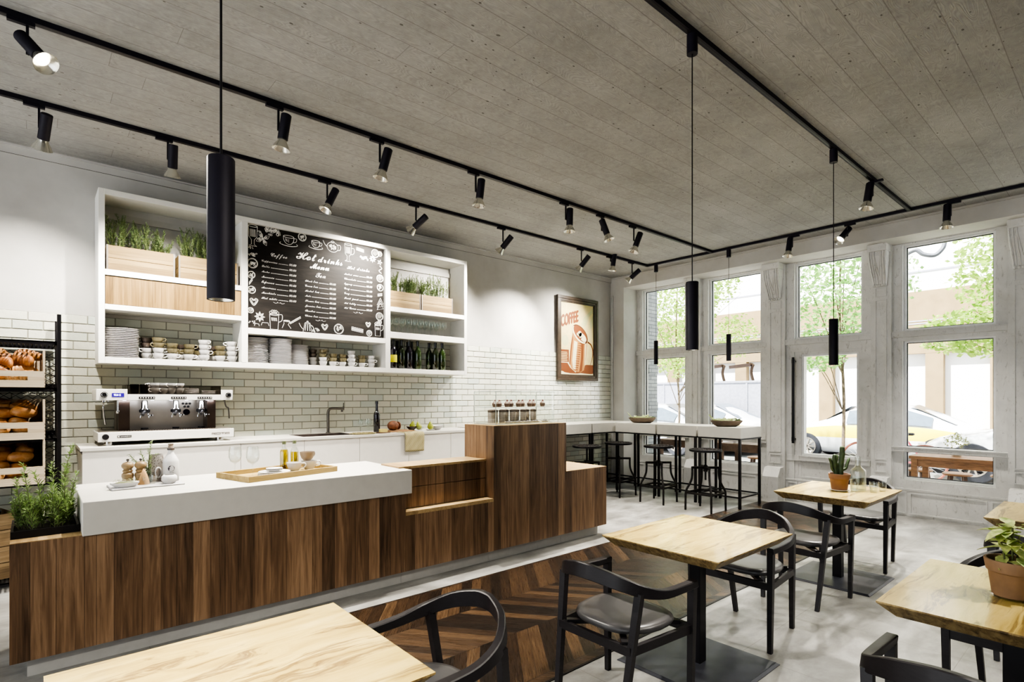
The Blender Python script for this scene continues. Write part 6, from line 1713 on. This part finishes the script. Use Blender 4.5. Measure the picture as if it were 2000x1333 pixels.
def ostool(label, x, y):
    t = thing('outdoor_stool', label, 'stool', (x, y, -.02), .3)
    m = M(); m.lathe([(0,.42),(.17,.42),(.18,.43),(.18,.445),(.165,.455),(0,.45)], 28); m.build('seat', TEAK, t, smooth=40)
    for k in range(4):
        a = PI/4+k*PI/2; m = M(); m.bar((.11*math.cos(a),.11*math.sin(a),.42), (.17*math.cos(a),.17*math.sin(a),0), .045, .045, w2=.03, d2=.03); m.build('leg', TEAKD, t)
    return t
os_ = ostool('round wooden stool beyond the brown outdoor table, in the middle', 10.3, 1.78)
for lb, x, y in (('round wooden stool beyond the brown outdoor table, left one',10.45,2.28),('round wooden stool beyond the brown outdoor table, right one',10.45,1.25),('round wooden stool beyond the dark table outside the middle window, left one',10.3,4.75),('round wooden stool beyond the dark table outside the middle window, right one',10.3,4.2),('round wooden stool beyond the table outside the corner window',10.3,5.9)):
    dup(os_, (x, y, -.02), .7, lb)
t = thing('potted_shrub', 'small shrub in a pale pot on the brown outdoor table', 'plant', (9.6, 1.665, .74))
m = M(); m.lathe([(0,0),(.05,0),(.066,.11),(.06,.11),(0,.1)], 20); m.build('pot', flat('pale_pot', (206,186,160), .7), t, smooth=40)
m = M(); leaves(m, (0,0,.21), (.14,.14,.12), 240, random.Random(8), .035); m.build('foliage', leafmat('grey_green_leaf', (120,130,80), (196,200,150), .3), t, fix=False)
for i, (x, y) in enumerate(((9.45,4.75),(9.45,4.02))):
    t = thing('outdoor_flowers', ['little pot of white flowers on the dark table, nearer the corner','little pot of white flowers on the dark table, nearer the door'][i], 'plant', (x, y, .74))
    m = M(); m.lathe([(0,0),(.04,0),(.05,.08),(.045,.08),(0,.07)], 16); m.build('pot', PORCG, t, smooth=40)
    m = M(); leaves(m, (0,0,.2), (.12,.12,.14), 120, random.Random(9+i), .03); m.build('foliage', leafmat('white_flower_leaf%d' % i, (130,150,110), (230,232,226), .3), t, fix=False)
t = thing('wall_bracket', 'curved grey bracket outside the top of the right window', 'bracket', (9.2, 2.06, 3.55))
m = M(); m.tube(spline([(0,.1,.0),(.0,-.02,.04),(.02,-.1,-.03),(.05,-.22,-.06),(.08,-.3,.02),(.09,-.32,.1)], 5), .028, 8); m.build('arm', flat('grey_iron', (120,124,134), .6), t, smooth=True)
# ================================================================== LIGHT AND CAMERA
for i, (t, p, d, w, s) in enumerate(SPOTS):
    l = bpy.data.lights.new('spot_light', 'SPOT'); l.energy = w*SPOTK; l.spot_size = R(s*1.45); l.spot_blend = 1.0; l.shadow_soft_size = .02; l.color = (1, .94, .84)
    o = bpy.data.objects.new('spot_light', l); COL.objects.link(o); o.parent = t; o.location = p
    o.rotation_euler = d.to_track_quat('-Z', 'Y').to_euler()
s = bpy.data.lights.new('sun', 'SUN'); s.energy = SUNK; s.angle = R(1.5); s.color = (1, .97, .9)
so = bpy.data.objects.new('sun', s); COL.objects.link(so); so.location = (2, 6, 20)
so.rotation_euler = Vector((.48, -.30, -.82)).to_track_quat('-Z', 'Y').to_euler()
w = bpy.data.worlds.new('sky'); scene.world = w; w.use_nodes = True
bg = w.node_tree.nodes['Background']; bg.inputs[0].default_value = (.92, .96, 1.0, 1); bg.inputs[1].default_value = WORLDK
cd = bpy.data.cameras.new('camera'); co = bpy.data.objects.new('camera', cd); COL.objects.link(co)
cd.sensor_width = 36; cd.sensor_fit = 'HORIZONTAL'; cd.lens = 36*1072.5/2000; cd.shift_y = 110.5/2000
cd.clip_start = .05; cd.clip_end = 200
co.location = (0, 0, 1.55); co.rotation_euler = (R(90), 0, .8524-R(90))
scene.camera = co
scene.view_settings.view_transform = VT; scene.view_settings.look = LOOK; scene.view_settings.exposure = EXPO; scene.view_settings.gamma = 1.0
scene.cycles.max_bounces = 7; scene.cycles.transparent_max_bounces = 20; scene.cycles.use_adaptive_sampling = True; scene.cycles.adaptive_threshold = .05; scene.cycles.caustics_reflective = False; scene.cycles.caustics_refractive = False
scene.cycles.sample_clamp_indirect = 6
